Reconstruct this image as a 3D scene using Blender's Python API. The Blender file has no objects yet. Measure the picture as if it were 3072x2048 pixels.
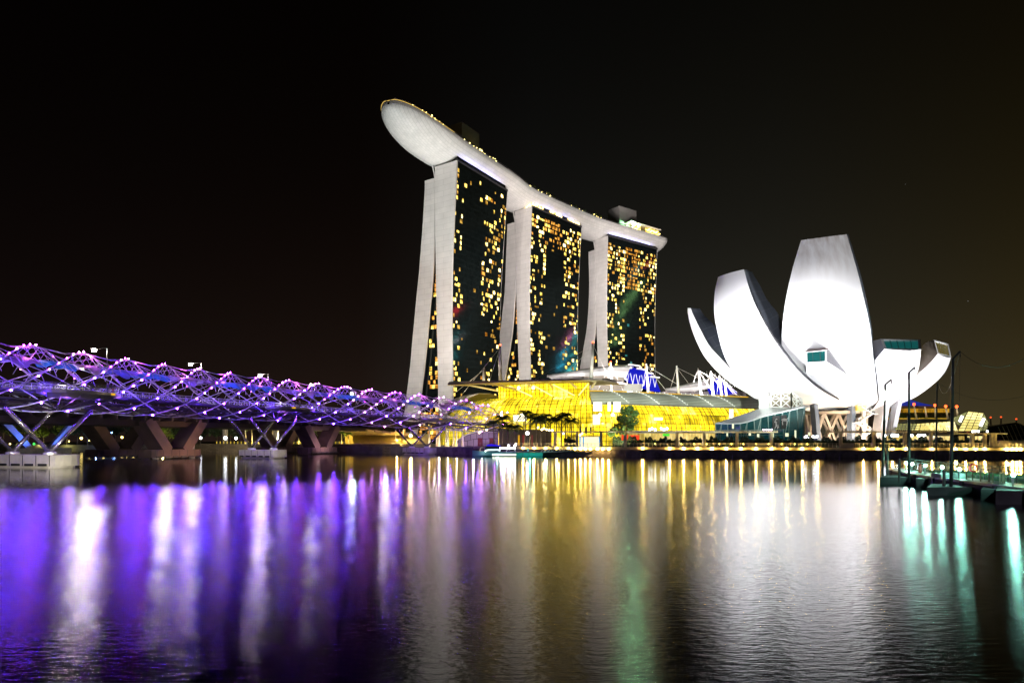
import bpy, math, random
from mathutils import Vector
random.seed(7)
sc = bpy.context.scene
R = math.radians
# ------------------------------------------------------------------ camera
F, HC, YH, CX = 1900.0, 4.5, 1321.0, 1536.0
cd = bpy.data.cameras.new('camera'); cam = bpy.data.objects.new('camera', cd)
sc.collection.objects.link(cam); sc.camera = cam
cam.location = (0, 0, HC); cam.rotation_euler = (R(90), 0, 0)
cd.sensor_width = 36.0; cd.lens = F / 3072 * 36.0
cd.shift_y = (YH - 1023) / 3072.0
cd.clip_start = 0.2; cd.clip_end = 6000
# ------------------------------------------------------------------ night sky
W = bpy.data.worlds.new('World'); sc.world = W; W.use_nodes = True
nt = W.node_tree; nt.nodes.clear()
def nd(t, **kw):
    n = nt.nodes.new(t)
    for k, v in kw.items(): setattr(n, k, v)
    return n
def lk(a, b): nt.links.new(a, b)
def mth(op, a, b=None, c=None):
    n = nd('ShaderNodeMath', operation=op)
    for i, v in enumerate((a, b, c)):
        if v is None: continue
        if isinstance(v, (int, float)): n.inputs[i].default_value = v
        else: lk(v, n.inputs[i])
    return n.outputs[0]
def ramp(fac, stops, interp='LINEAR'):
    n = nd('ShaderNodeValToRGB'); n.color_ramp.interpolation = interp
    e = n.color_ramp.elements
    while len(e) < len(stops): e.new(0.5)
    for i, (p, c) in enumerate(stops):
        e[i].position = p; e[i].color = tuple(c) + (1,)
    lk(fac, n.inputs[0]); return n.outputs[0]
out = nd('ShaderNodeOutputWorld'); bg = nd('ShaderNodeBackground')
tc = nd('ShaderNodeTexCoord'); sx = nd('ShaderNodeSeparateXYZ'); lk(tc.outputs['Generated'], sx.inputs[0])
az = mth('ARCTAN2', sx.outputs[0], sx.outputs[1])
azf = mth('MULTIPLY_ADD', az, 0.6, 0.5)
hor = ramp(azf, [(0.1, (0.012, 0.007, 0.006)), (0.36, (0.019, 0.011, 0.008)), (0.52, (0.038, 0.037, 0.033)),
                 (0.74, (0.050, 0.046, 0.033)), (0.93, (0.056, 0.041, 0.014))])
el = mth('MAXIMUM', sx.outputs[2], 0.0)
k = mth('POWER', 2.71828, mth('MULTIPLY', el, -5.2))
vm = nd('ShaderNodeVectorMath', operation='SCALE'); lk(hor, vm.inputs[0]); lk(k, vm.inputs['Scale'])
vo = nd('ShaderNodeTexVoronoi'); vo.inputs['Scale'].default_value = 26; lk(tc.outputs['Generated'], vo.inputs['Vector'])
sep = nd('ShaderNodeSeparateColor'); lk(vo.outputs['Color'], sep.inputs[0])
star = mth('MULTIPLY', mth('LESS_THAN', vo.outputs['Distance'], 0.012), mth('GREATER_THAN', sep.outputs[0], 0.86))
star = mth('MULTIPLY', star, mth('MULTIPLY', sep.outputs[1], 0.22))
va = nd('ShaderNodeVectorMath', operation='ADD'); lk(vm.outputs[0], va.inputs[0]); lk(star, va.inputs[1])
lk(va.outputs[0], bg.inputs[0]); bg.inputs[1].default_value = 1.0
lk(bg.outputs[0], out.inputs[0])
# ------------------------------------------------------------------ exposure / sampling
sc.view_settings.view_transform = 'Standard'; sc.view_settings.look = 'None'
sc.view_settings.exposure = 0.0; sc.view_settings.gamma = 1.0
cy = sc.cycles
cy.use_denoising = True
cy.max_bounces = 5; cy.diffuse_bounces = 2; cy.glossy_bounces = 3; cy.transmission_bounces = 2; cy.transparent_max_bounces = 8
cy.caustics_reflective = False; cy.caustics_refractive = False
cy.sample_clamp_indirect = 30.0
cy.use_light_tree = True
def spot(loc, tgt, energy, color=(1, 1, 1), angle=60, blend=0.8, radius=0.6, spec=0.0):
    l = bpy.data.lights.new('flood_or_fill', 'SPOT'); o = bpy.data.objects.new('flood_or_fill', l); sc.collection.objects.link(o)
    l.energy = energy; l.color = color; l.spot_size = R(angle); l.spot_blend = blend; l.shadow_soft_size = radius
    l.specular_factor = spec
    o.location = loc; o.rotation_euler = (Vector(tgt) - Vector(loc)).to_track_quat('-Z', 'Y').to_euler()
    return o
def lamp(loc, energy, color=(1, 1, 1), radius=0.3, spec=0.0):
    l = bpy.data.lights.new('lamp_or_fill', 'POINT'); o = bpy.data.objects.new('lamp_or_fill', l); sc.collection.objects.link(o)
    l.energy = energy; l.color = color; l.shadow_soft_size = radius; l.specular_factor = spec
    o.location = loc; return o
# floodlights that wash the tower end walls and the long roof above them
WARM = (1.0, 0.92, 0.86)
spot((-95, 250, 4), (-40, 418, 95), 9.6e5, (1.0, 0.96, 0.88), 75)
spot((-62, 300, 26), (-38, 416, 120), 3.8e5, (1.0, 0.88, 0.80), 80)
spot((10, 330, 30), (12, 500, 105), 9.0e5, (1.0, 0.92, 0.88), 70)
spot((70, 345, 30), (82, 575, 105), 1.45e6, (1.0, 0.92, 0.88), 55)
spot((-62, 352, 6), (-64, 392, 195), 9.0e5, (0.86, 1.0, 1.0), 48)
spot((20, 365, 35), (-20, 440, 195), 6.5e5, (1.0, 0.90, 0.84), 70)
spot((55, 420, 35), (35, 520, 195), 6.5e5, (1.0, 0.92, 0.90), 70)
spot((135, 480, 35), (115, 600, 195), 7.0e5, (1.0, 0.92, 0.88), 60)

# ------------------------------------------------------------------ geometry helpers
def P(x, y, d): return Vector(((x - CX) * d / F, d, HC - (y - YH) * d / F))
def PX(x, d): return (x - CX) * d / F
def PZ(y, d): return HC - (y - YH) * d / F
def V(*a): return Vector(a)
def cat(pts, n):
    """n points along a smooth curve through pts, evenly spaced"""
    pts = [Vector(p) for p in pts]
    if len(pts) == 2: dense = [pts[0].lerp(pts[1], i / 40) for i in range(41)]
    else:
        q = [2 * pts[0] - pts[1]] + pts + [2 * pts[-1] - pts[-2]]
        dense = []
        for i in range(1, len(q) - 2):
            p0, p1, p2, p3 = q[i - 1:i + 3]
            for k in range(20):
                t = k / 20
                dense.append(0.5 * ((2 * p1) + (p2 - p0) * t + (2 * p0 - 5 * p1 + 4 * p2 - p3) * t * t + (3 * p1 - p0 - 3 * p2 + p3) * t ** 3))
        dense.append(pts[-1].copy())
    L = [0.0]
    for a, b in zip(dense, dense[1:]): L.append(L[-1] + (b - a).length)
    res = []; j = 0
    for i in range(n):
        t = L[-1] * i / (n - 1)
        while j < len(L) - 2 and L[j + 1] < t: j += 1
        s = (L[j + 1] - L[j]) or 1e-9
        res.append(dense[j].lerp(dense[j + 1], min(1, max(0, (t - L[j]) / s))))
    return res
class Curve:
    def __init__(self, pts, n=400):
        self.p = cat(pts, n); self.n = n
        self.len = sum((b - a).length for a, b in zip(self.p, self.p[1:]))
    def at(self, s):
        t = s / self.len * (self.n - 1); i = max(0, min(self.n - 2, int(math.floor(t))))
        return self.p[i].lerp(self.p[i + 1], t - i)
    def tan(self, s):
        return (self.at(min(self.len, s + 1)) - self.at(max(0, s - 1))).normalized()
    def s_of_px(self, px):
        best = min(range(self.n), key=lambda i: abs(self.p[i].x / max(1, self.p[i].y) * F + CX - px))
        return self.len * best / (self.n - 1)
WL = {}
class MB:
    def __init__(self): self.v = []; self.f = []; self.uv = {}
    def add(self, vs, fs, uvs=None):
        o = len(self.v); self.v += [tuple(p) for p in vs]
        self.f += [tuple(i + o for i in f) for f in fs]
        if uvs:
            for i, u in enumerate(uvs): self.uv[o + i] = u
        return self
    def quad(self, a, b, c, d, uv=None): return self.add([a, b, c, d], [(0, 1, 2, 3)], uv)
    def poly(self, pts): return self.add(pts, [tuple(range(len(pts)))])
    def obox(self, c, ax, ay, az):
        c = Vector(c); ax = Vector(ax); ay = Vector(ay); az = Vector(az)
        vs = [c + sx * ax + sy * ay + sz * az for sz in (-1, 1) for sy in (-1, 1) for sx in (-1, 1)]
        return self.add(vs, [(0, 2, 3, 1), (4, 5, 7, 6), (0, 1, 5, 4), (2, 6, 7, 3), (0, 4, 6, 2), (1, 3, 7, 5)])
    def box(self, x0, y0, z0, x1, y1, z1):
        return self.obox(((x0 + x1) / 2, (y0 + y1) / 2, (z0 + z1) / 2), ((x1 - x0) / 2, 0, 0), (0, (y1 - y0) / 2, 0), (0, 0, (z1 - z0) / 2))
    def bar(self, a, b, w, h, up=(0, 0, 1)):
        a = Vector(a); b = Vector(b); t = (b - a).normalized()
        s = t.cross(Vector(up))
        if s.length < 1e-4: s = t.cross(Vector((1, 0, 0)))
        s.normalize(); u = s.cross(t)
        return self.obox((a + b) / 2, (b - a) / 2, s * w / 2, u * h / 2)
    def tube(self, pts, r, n=6, caps=True):
        pts = [Vector(p) for p in pts]; m = len(pts); vs = []; fs = []
        rr = r if isinstance(r, (list, tuple)) else [r] * m
        t0 = (pts[1] - pts[0]).normalized()
        s = t0.cross(Vector((0, 0, 1)))
        if s.length < 1e-3: s = t0.cross(Vector((1, 0, 0)))
        s.normalize()
        for i in range(m):
            t = (pts[min(m - 1, i + 1)] - pts[max(0, i - 1)]).normalized()
            s = (s - t * s.dot(t)); s.normalize(); u = t.cross(s)
            for k in range(n):
                a = 2 * math.pi * k / n
                vs.append(pts[i] + (s * math.cos(a) + u * math.sin(a)) * rr[i])
        for i in range(m - 1):
            for k in range(n):
                k2 = (k + 1) % n
                fs.append((i * n + k, i * n + k2, (i + 1) * n + k2, (i + 1) * n + k))
        if caps: fs += [tuple(range(n))[::-1], tuple((m - 1) * n + k for k in range(n))]
        return self.add(vs, fs)
    def grid(self, rows, uv=None, flip=False):
        w = len(rows[0]); vs = [p for r in rows for p in r]; fs = []
        for i in range(len(rows) - 1):
            for j in range(w - 1):
                q = (i * w + j, i * w + j + 1, (i + 1) * w + j + 1, (i + 1) * w + j)
                fs.append(q[::-1] if flip else q)
        return self.add(vs, fs, [u for r in uv for u in r] if uv else None)
    def prism(self, poly, z0, z1):
        n = len(poly)
        vs = [(p[0], p[1], z0) for p in poly] + [(p[0], p[1], z1) for p in poly]
        fs = [tuple(range(n))[::-1], tuple(range(n, 2 * n))] + [(i, (i + 1) % n, n + (i + 1) % n, n + i) for i in range(n)]
        return self.add(vs, fs)
    def ball(self, c, r, seg=8, rings=5, sz=1.0):
        c = Vector(c); vs = [c + Vector((0, 0, -r * sz))]; fs = []
        for i in range(1, rings):
            a = -math.pi / 2 + math.pi * i / rings
            for k in range(seg):
                b = 2 * math.pi * k / seg
                vs.append(c + Vector((r * math.cos(a) * math.cos(b), r * math.cos(a) * math.sin(b), r * sz * math.sin(a))))
        vs.append(c + Vector((0, 0, r * sz))); top = len(vs) - 1
        for k in range(seg): fs.append((0, 1 + (k + 1) % seg, 1 + k))
        for i in range(rings - 2):
            for k in range(seg):
                a = 1 + i * seg + k; b = 1 + i * seg + (k + 1) % seg
                fs.append((a, b, b + seg, a + seg))
        for k in range(seg): fs.append((top - seg + k, top - seg + (k + 1) % seg, top))
        return self.add(vs, fs)
    def lathe(self, c, prof, n=10):
        c = Vector(c); vs = []; fs = []
        for r, z in prof:
            for k in range(n):
                a = 2 * math.pi * k / n; vs.append(c + Vector((r * math.cos(a), r * math.sin(a), z)))
        for i in range(len(prof) - 1):
            for k in range(n):
                k2 = (k + 1) % n; fs.append((i * n + k, i * n + k2, (i + 1) * n + k2, (i + 1) * n + k))
        fs += [tuple(range(n))[::-1], tuple((len(prof) - 1) * n + k for k in range(n))]
        return self.add(vs, fs)
    def build(self, name, m, parent=None, smooth=False, kind=None, label=None):
        off = WL.get(parent.name, Vector((0, 0, 0))) if parent else Vector((0, 0, 0))
        me = bpy.data.meshes.new(name)
        me.from_pydata([(p[0] - off.x, p[1] - off.y, p[2] - off.z) for p in self.v], [], self.f)
        if self.uv:
            ul = me.uv_layers.new(name='UVMap')
            d = ul.data
            for li, lo in enumerate(me.loops): d[li].uv = self.uv.get(lo.vertex_index, (0, 0))
        for x in (m if isinstance(m, (list, tuple)) else [m]): me.materials.append(x)
        if smooth: me.polygons.foreach_set('use_smooth', [True] * len(me.polygons))
        me.update()
        o = bpy.data.objects.new(name, me); sc.collection.objects.link(o)
        if parent: o.parent = parent; WL[o.name] = off
        if kind: o['kind'] = kind
        if label: o['label'] = label
        return o
def tag(o, label, cat_, group=None, kind=None):
    o['label'] = label; o['category'] = cat_
    if group: o['group'] = group
    if kind: o['kind'] = kind
    return o
def thing(name, label, cat_, loc=(0, 0, 0), group=None):
    o = bpy.data.objects.new(name, None); sc.collection.objects.link(o)
    o.location = loc; WL[o.name] = Vector(loc); o.empty_display_size = 0.5
    return tag(o, label, cat_, group)
def dup(root, loc, rotz=0, scale=1.0, label=None, group=None):
    r = root.copy(); sc.collection.objects.link(r); r.location = loc; r.rotation_euler = (0, 0, rotz); r.scale = (scale,) * 3
    if label: r['label'] = label
    if group: r['group'] = group
    for ch in root.children:
        c = ch.copy(); sc.collection.objects.link(c); c.parent = r
        for g in ch.children:
            d = g.copy(); sc.collection.objects.link(d); d.parent = c
    return r
def single(mb, name, m, label, cat_, group=None, smooth=False, loc=None):
    """a thing that is one mesh, its origin at loc"""
    if loc is not None:
        loc = Vector(loc); mb.v = [(p[0] - loc.x, p[1] - loc.y, p[2] - loc.z) for p in mb.v]
    o = mb.build(name, m, None, smooth)
    if loc is not None: o.location = loc
    return tag(o, label, cat_, group)
ORD = ['first', 'second', 'third', 'fourth', 'fifth', 'sixth', 'seventh', 'eighth', 'ninth', 'tenth', 'eleventh', 'twelfth', 'thirteenth',
       'fourteenth', 'fifteenth', 'sixteenth', 'seventeenth', 'eighteenth', 'nineteenth', 'twentieth', 'twenty-first', 'twenty-second',
       'twenty-third', 'twenty-fourth', 'twenty-fifth', 'twenty-sixth', 'twenty-seventh', 'twenty-eighth', 'twenty-ninth', 'thirtieth']
# ------------------------------------------------------------------ materials
MATS = {}
def use(m):
    global nt
    m.use_nodes = True; nt = m.node_tree; nt.nodes.clear()
    return nd('ShaderNodeOutputMaterial')
def mat(name, col, rough=0.6, metal=0.0, var=0.15, scale=0.6, spec=0.4, bump=0.0, emit=None, es=0.0):
    m = bpy.data.materials.new(name); o = use(m); b = nd('ShaderNodeBsdfPrincipled')
    b.inputs['Roughness'].default_value = rough; b.inputs['Metallic'].default_value = metal
    b.inputs['Specular IOR Level'].default_value = spec
    if var:
        t = nd('ShaderNodeTexCoord'); n = nd('ShaderNodeTexNoise'); n.inputs['Scale'].default_value = scale; n.inputs['Detail'].default_value = 5
        lk(t.outputs['Object'], n.inputs['Vector'])
        c = ramp(n.outputs[0], [(0.3, [x * (1 - var) for x in col]), (0.7, [min(1, x * (1 + var)) for x in col])])
        lk(c, b.inputs['Base Color'])
        if bump:
            bp = nd('ShaderNodeBump'); bp.inputs['Strength'].default_value = bump; lk(n.outputs[0], bp.inputs['Height']); lk(bp.outputs[0], b.inputs['Normal'])
    else: b.inputs['Base Color'].default_value = tuple(col) + (1,)
    if emit: b.inputs['Emission Color'].default_value = tuple(emit) + (1,); b.inputs['Emission Strength'].default_value = es
    lk(b.outputs[0], o.inputs[0]); MATS[name] = m; return m
def glow(name, col, s):
    m = bpy.data.materials.new(name); o = use(m); e = nd('ShaderNodeEmission')
    e.inputs[0].default_value = tuple(col) + (1,); e.inputs[1].default_value = s
    lk(e.outputs[0], o.inputs[0]); MATS[name] = m; return m
def panel_mat(name, c1, c2, mortar, bw, bh, ms, rough=0.55, spec=0.3, stain=None, metal=0.0):
    """cladding in courses of panels (UV in metres) with a little weathering"""
    m = bpy.data.materials.new(name); o = use(m); b = nd('ShaderNodeBsdfPrincipled')
    t = nd('ShaderNodeTexCoord'); br = nd('ShaderNodeTexBrick'); lk(t.outputs['UV'], br.inputs['Vector'])
    br.inputs['Scale'].default_value = 1.0; br.inputs['Brick Width'].default_value = bw; br.inputs['Row Height'].default_value = bh
    br.inputs['Mortar Size'].default_value = ms; br.inputs['Color1'].default_value = tuple(c1) + (1,)
    br.inputs['Color2'].default_value = tuple(c2) + (1,); br.inputs['Mortar'].default_value = tuple(mortar) + (1,); br.offset = 0.5
    br.inputs['Mortar Smooth'].default_value = 0.3
    n = nd('ShaderNodeTexNoise'); n.inputs['Scale'].default_value = 0.12; n.inputs['Detail'].default_value = 6; lk(t.outputs['Object'], n.inputs['Vector'])
    mx = nd('ShaderNodeMix', data_type='RGBA', blend_type='MULTIPLY'); mx.inputs[0].default_value = 1.0
    lk(br.outputs[0], mx.inputs[6]); lk(ramp(n.outputs[0], [(0.3, (0.86, 0.86, 0.86)), (0.7, (1, 1, 1))]), mx.inputs[7])
    col = mx.outputs[2]
    lk(col, b.inputs['Base Color']); b.inputs['Roughness'].default_value = rough; b.inputs['Specular IOR Level'].default_value = spec
    b.inputs['Metallic'].default_value = metal
    lk(b.outputs[0], o.inputs[0]); MATS[name] = m; return m
white_clad = panel_mat('white_cladding', (0.72, 0.69, 0.67), (0.68, 0.655, 0.635), (0.52, 0.50, 0.48), 11.0, 3.7, 0.10)
hull_clad = panel_mat('silver_roof_cladding', (0.62, 0.60, 0.58), (0.56, 0.55, 0.53), (0.42, 0.41, 0.40), 3.4, 1.7, 0.09, rough=0.45)
museum_white = mat('white_shell', (0.84, 0.84, 0.85), 0.5, var=0.04, scale=0.08)
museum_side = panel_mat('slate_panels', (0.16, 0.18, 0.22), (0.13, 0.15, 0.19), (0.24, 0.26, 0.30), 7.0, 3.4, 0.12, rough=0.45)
dark_glass = panel_mat('dark_curtain_glass', (0.004, 0.006, 0.006), (0.006, 0.009, 0.009), (0.014, 0.02, 0.02), 1.9, 3.7, 0.12, rough=0.06, spec=0.6)
steel = mat('brushed_steel', (0.66, 0.64, 0.66), 0.35, metal=0.35, var=0.1)
leg_steel = mat('polished_leg_steel', (0.30, 0.28, 0.29), 0.25, metal=0.8, var=0.15)
steel_dark = mat('dark_steel', (0.10, 0.09, 0.10), 0.4, metal=0.6, var=0.2)
concrete = mat('pale_concrete', (0.36, 0.34, 0.32), 0.85, var=0.25, scale=0.5, bump=0.1)
concrete_dark = mat('dark_concrete', (0.14, 0.12, 0.12), 0.9, var=0.35, scale=0.4, bump=0.15)
paint_white = mat('white_paint', (0.75, 0.74, 0.72), 0.45, var=0.06)
mast_paint = mat('cream_mast_paint', (0.80, 0.74, 0.68), 0.5, var=0.05)
dark_paint = mat('near_black_paint', (0.02, 0.02, 0.022), 0.5, var=0.2)
black_pole = mat('black_green_pole', (0.035, 0.045, 0.042), 0.45, var=0.2)
ground_m = mat('paving', (0.16, 0.145, 0.13), 0.9, var=0.3, scale=0.3, bump=0.1)
leaf = mat('leaf_green', (0.045, 0.095, 0.022), 0.7, var=0.6, scale=0.9)
leaf_dark = mat('dark_leaf', (0.02, 0.045, 0.014), 0.75, var=0.6, scale=0.9)
bark = mat('bark', (0.13, 0.10, 0.075), 0.9, var=0.4, scale=2.0)
bark_pale = mat('pale_palm_bark', (0.42, 0.38, 0.30), 0.85, var=0.25, scale=3.0)
def glassm(name, col, alpha, rough=0.05):
    m = bpy.data.materials.new(name); o = use(m); b = nd('ShaderNodeBsdfPrincipled')
    b.inputs['Base Color'].default_value = tuple(col) + (1,); b.inputs['Roughness'].default_value = rough
    b.inputs['Alpha'].default_value = alpha; b.inputs['Specular IOR Level'].default_value = 0.6
    lk(b.outputs[0], o.inputs[0]); MATS[name] = m; return m
# ------------------------------------------------------------------ water
wm = bpy.data.materials.new('bay_water'); o = use(wm)
t = nd('ShaderNodeTexCoord'); mp = nd('ShaderNodeMapping'); mp.inputs['Scale'].default_value = (0.55, 1.5, 1.0); lk(t.outputs['Object'], mp.inputs[0])
n1 = nd('ShaderNodeTexNoise'); n1.inputs['Scale'].default_value = 3.6; n1.inputs['Detail'].default_value = 4; lk(mp.outputs[0], n1.inputs['Vector'])
n2 = nd('ShaderNodeTexNoise'); n2.inputs['Scale'].default_value = 9.0; n2.inputs['Detail'].default_value = 3; lk(mp.outputs[0], n2.inputs['Vector'])
hgt = mth('ADD', mth('MULTIPLY', n1.outputs[0], 1.0), mth('MULTIPLY', n2.outputs[0], 0.4))
# breeze: ruffled water near the viewer, a sheltered calm band along the far quay
sp = nd('ShaderNodeSeparateXYZ'); lk(t.outputs['Object'], sp.inputs[0])
n3 = nd('ShaderNodeTexNoise'); n3.inputs['Scale'].default_value = 0.05; n3.inputs['Detail'].default_value = 3
mp3 = nd('ShaderNodeMapping'); mp3.inputs['Scale'].default_value = (0.35, 1.6, 1); lk(t.outputs['Object'], mp3.inputs[0]); lk(mp3.outputs[0], n3.inputs['Vector'])
yy = mth('ADD', sp.outputs[1], mth('MULTIPLY', mth('SUBTRACT', n3.outputs[0], 0.5), 14.0))
mr = nd('ShaderNodeMapRange'); mr.inputs[1].default_value = 56; mr.inputs[2].default_value = 72; mr.inputs[3].default_value = 1.0; mr.inputs[4].default_value = 0.0; lk(yy, mr.inputs[0])
ruff = mr.outputs[0]
bp = nd('ShaderNodeBump'); bp.inputs['Distance'].default_value = 0.03
lk(mth('MULTIPLY_ADD', ruff, 0.42, 0.05), bp.inputs['Strength']); lk(hgt, bp.inputs['Height'])
gl = nd('ShaderNodeBsdfGlossy', distribution='BECKMANN'); gl.inputs['Color'].default_value = (0.98, 0.98, 1.0, 1)
lk(mth('MULTIPLY_ADD', ruff, 0.068, 0.125), gl.inputs['Roughness']); lk(bp.outputs[0], gl.inputs['Normal'])
df = nd('ShaderNodeBsdfDiffuse'); df.inputs[0].default_value = (0.0015, 0.002, 0.0025, 1)
gl.inputs['Anisotropy'].default_value = 0.24   # wind waves: their slopes lie along y
tgx = nd('ShaderNodeCombineXYZ'); tgx.inputs[0].default_value = 1.0; lk(tgx.outputs[0], gl.inputs['Tangent'])
fr = nd('ShaderNodeFresnel'); fr.inputs[0].default_value = 1.37
ms = nd('ShaderNodeMixShader'); lk(fr.outputs[0], ms.inputs[0]); lk(df.outputs[0], ms.inputs[1]); lk(gl.outputs[0], ms.inputs[2])
lk(ms.outputs[0], o.inputs[0])
MB().quad((-900, -60, 0), (900, -60, 0), (900, 700, 0), (-900, 700, 0)).build('water', wm, kind='structure')
# ------------------------------------------------------------------ land behind the quay
QUAY = [(-700, 345), (PX(-300, 345), 345), (PX(0, 330), 330), (PX(300, 312), 312), (PX(560, 268), 268), (PX(760, 242), 242), (PX(1000, 236), 236), (PX(1160, 231), 231),
        (PX(1300, 216), 216), (PX(1440, 203), 203), (PX(1620, 188), 188), (PX(1900, 180), 180), (PX(2100, 175.5), 175.5), (PX(2450, 170.5), 170.5),
        (PX(2750, 167), 167), (PX(3072, 163.5), 163.5), (PX(3500, 158), 158), (PX(4500, 150), 150)]
ZQ = 2.8
MB().prism(QUAY + [(900, 150), (900, 1800), (-900, 1800)], -3, ZQ - 0.3).build('ground', ground_m, kind='structure')
# fill spots added behind the camera to brighten the jetty and first pier
spot((26, -22, 11), (44, 52, 0.5), 3.2e4, (0.85, 0.78, 1.0), 45)
spot((-20, -22, 11), (-76, 106, 1), 6e4, (1.0, 0.86, 0.70), 30)
# ================================================================== hotel towers
def room_glow(name, c0, c1, s):
    """a lit hotel room: curtains and lamps make it brighter and dimmer across the pane"""
    m = bpy.data.materials.new(name); o = use(m); e = nd('ShaderNodeEmission'); t = nd('ShaderNodeTexCoord')
    n = nd('ShaderNodeTexNoise'); n.inputs['Scale'].default_value = 0.42; n.inputs['Detail'].default_value = 3; lk(t.outputs['Object'], n.inputs['Vector'])
    lk(ramp(n.outputs[0], [(0.38, c0), (0.62, c1)]), e.inputs[0])
    lk(mth('MULTIPLY', ramp(n.outputs[0], [(0.33, (.16, .16, .16)), (0.5, (.7, .7, .7)), (0.66, (1.5, 1.5, 1.5))]), s), e.inputs[1])
    lk(e.outputs[0], o.inputs[0]); return m
win_warm = room_glow('room_light_warm', (1.0, 0.60, 0.07), (1.0, 0.76, 0.18), 3.0)
win_bright = room_glow('room_light_bright', (1.0, 0.68, 0.16), (1.0, 0.80, 0.36), 5.5)
win_amber = room_glow('room_light_amber', (0.9, 0.30, 0.02), (1.0, 0.50, 0.09), 1.25)
win_dim = room_glow('room_light_dim', (1.0, 0.45, 0.04), (1.0, 0.6, 0.12), 0.8)
mirror_teal = glow('teal_mirror_glow', (0.15, 0.75, 0.75), 0.32)  # painted stand-in for city lights mirrored in the glass
lav = glow('lavender_strip_light', (0.42, 0.42, 1.0), 42)
gold = glow('gold_lamp', (1.0, 0.74, 0.18), 9)
def interp(rows, y, c):
    for a, b in zip(rows, rows[1:]):
        if a[0] <= y <= b[0]:
            t = (y - a[0]) / (b[0] - a[0]); t2 = t
            return a[c] + (b[c] - a[c]) * t2
    return rows[0][c] if y < rows[0][0] else rows[-1][c]
def tower(label, N, Fr, rows, yback, pattern, seed, nb=20, glowtop=False):
    rnd = random.Random(seed)
    N = Vector(N); Fr = Vector(Fr); u = (Fr - N); L = u.length; u.normalize()
    n = Vector((-u.y, u.x)) * -1           # towards the bay
    d0 = N.y; ztop = PZ(rows[0][0], d0)
    root = thing('hotel_tower', label, 'tower', (N.x, N.y, ZQ))
    def s_of(px):
        kk = (px - CX) / F
        return (kk * d0 - N.x) / (n.x - kk * n.y)
    NZ = 30
    ylev = [rows[0][0] + (rows[-1][0] + 4 - rows[0][0]) * i / NZ for i in range(NZ + 1)]
    # smooth offsets
    off = {}
    for c in (1, 2, 3, 4):
        raw = [s_of(interp(rows, min(y, rows[-1][0]), c)) for y in ylev]
        for _ in range(3): raw = [raw[0]] + [(raw[i - 1] + 2 * raw[i] + raw[i + 1]) / 4 for i in range(1, NZ)] + [raw[-1]]
        off[c] = raw
    zs = [PZ(y, d0) for y in ylev]; zs[-1] = ZQ - 0.3
    zb = PZ(yback, d0)
    def pt(a, s, z): q = N + u * a + n * s; return Vector((q.x, q.y, z))
    def taper(z): return -4.0 * (1 - (z - ZQ) / (ztop - ZQ))
    def slab(ci, co, zt, back):
        body = MB(); ends2 = []
        lv = [i for i in range(NZ + 1) if zs[i] <= zt + 0.01]
        Z = [zs[i] for i in lv]; I = [off[ci][i] for i in lv]; O = [off[co][i] for i in lv]
        if Z[0] < zt - 0.5: Z = [zt] + Z; I = [I[0]] + I; O = [O[0]] + O
        a0, a1 = 1.0, L - 1.0
        def face(fn):
            rows_, uvs = [], []
            for i, z in enumerate(Z):
                r, uv = [], []
                for kx in range(9):
                    a = a0 + (a1 - a0) * kx / 8
                    r.append(fn(a, i, z)); uv.append((a, z))
                rows_.append(r); uvs.append(uv)
            body.grid(rows_, uvs)
        tf = (lambda z: taper(z)) if not back else (lambda z: 0)
        face(lambda a, i, z: pt(a, O[i] - 0.25 + tf(z) * a / L, z))
        face(lambda a, i, z: pt(a, I[i] + 0.25, z))
        body.quad(pt(a0, I[0], zt), pt(a0, O[0], zt), pt(a1, O[0], zt), pt(a1, I[0], zt))
        for b0, b1, sgn in ((-0.2, 1.0, 1), (L - 1.0, L - 0.3, -1)):
            ends = MB(); ends2.append(ends)
            for i in range(len(Z) - 1):
                for (A, B) in (((I[i], O[i], Z[i]), (I[i + 1], O[i + 1], Z[i + 1])),):
                    tA, tB = (tf(A[2]) - .5) * (b0 > 5), (tf(B[2]) - .5) * (b0 > 5)
                    q = [pt(b0, A[0], A[2]), pt(b0, A[1] + tA, A[2]), pt(b0, B[1] + tB, B[2]), pt(b0, B[0], B[2])]
                    q2 = [pt(b1, A[0], A[2]), pt(b1, A[1] + tA, A[2]), pt(b1, B[1] + tB, B[2]), pt(b1, B[0], B[2])]
                    uv = [(A[0], A[2]), (A[1], A[2]), (B[1], B[2]), (B[0], B[2])]
                    ends.add(q, [(0, 1, 2, 3)], uv); ends.add(q2, [(3, 2, 1, 0)], uv)
                    ends.quad(q[0], q2[0], q2[3], q[3], uv); ends.quad(q[1], q[2], q2[2], q2[1], uv)
            ends.quad(pt(b0, I[0], zt), pt(b1, I[0], zt), pt(b1, O[0], zt), pt(b0, O[0], zt))
        return body, ends2, Z, I, O
    fb, fe, Z, I, O = slab(3, 4, ztop, False)
    facade = fb.build('glass_facade', dark_glass, root); [e.build('end_wall', white_clad, root) for e in fe]
    bb, be, Zb, Ib, Ob = slab(1, 2, zb, True)
    bb.build('rear_glass_facade', dark_glass, root); [e.build('splayed_end_wall', white_clad, root) for e in be]
    # atrium glazing between the two legs
    at_ = MB(); rows_, uvs = [], []
    lv = [i for i in range(NZ + 1) if off[3][i] - off[2][i] > 0.3]
    for i in lv:
        rows_.append([pt(3, off[2][i], zs[i]).lerp(pt(3, off[3][i], zs[i]), q / 6) for q in range(7)])
        uvs.append([((off[3][i] - off[2][i]) * q / 6, zs[i]) for q in range(7)])
    if len(rows_) > 1: at_.grid(rows_, uvs); at_.build('atrium_glazing', dark_glass, root)
    # atrium lit panes
    am = [MB() for _ in range(3)]
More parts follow.
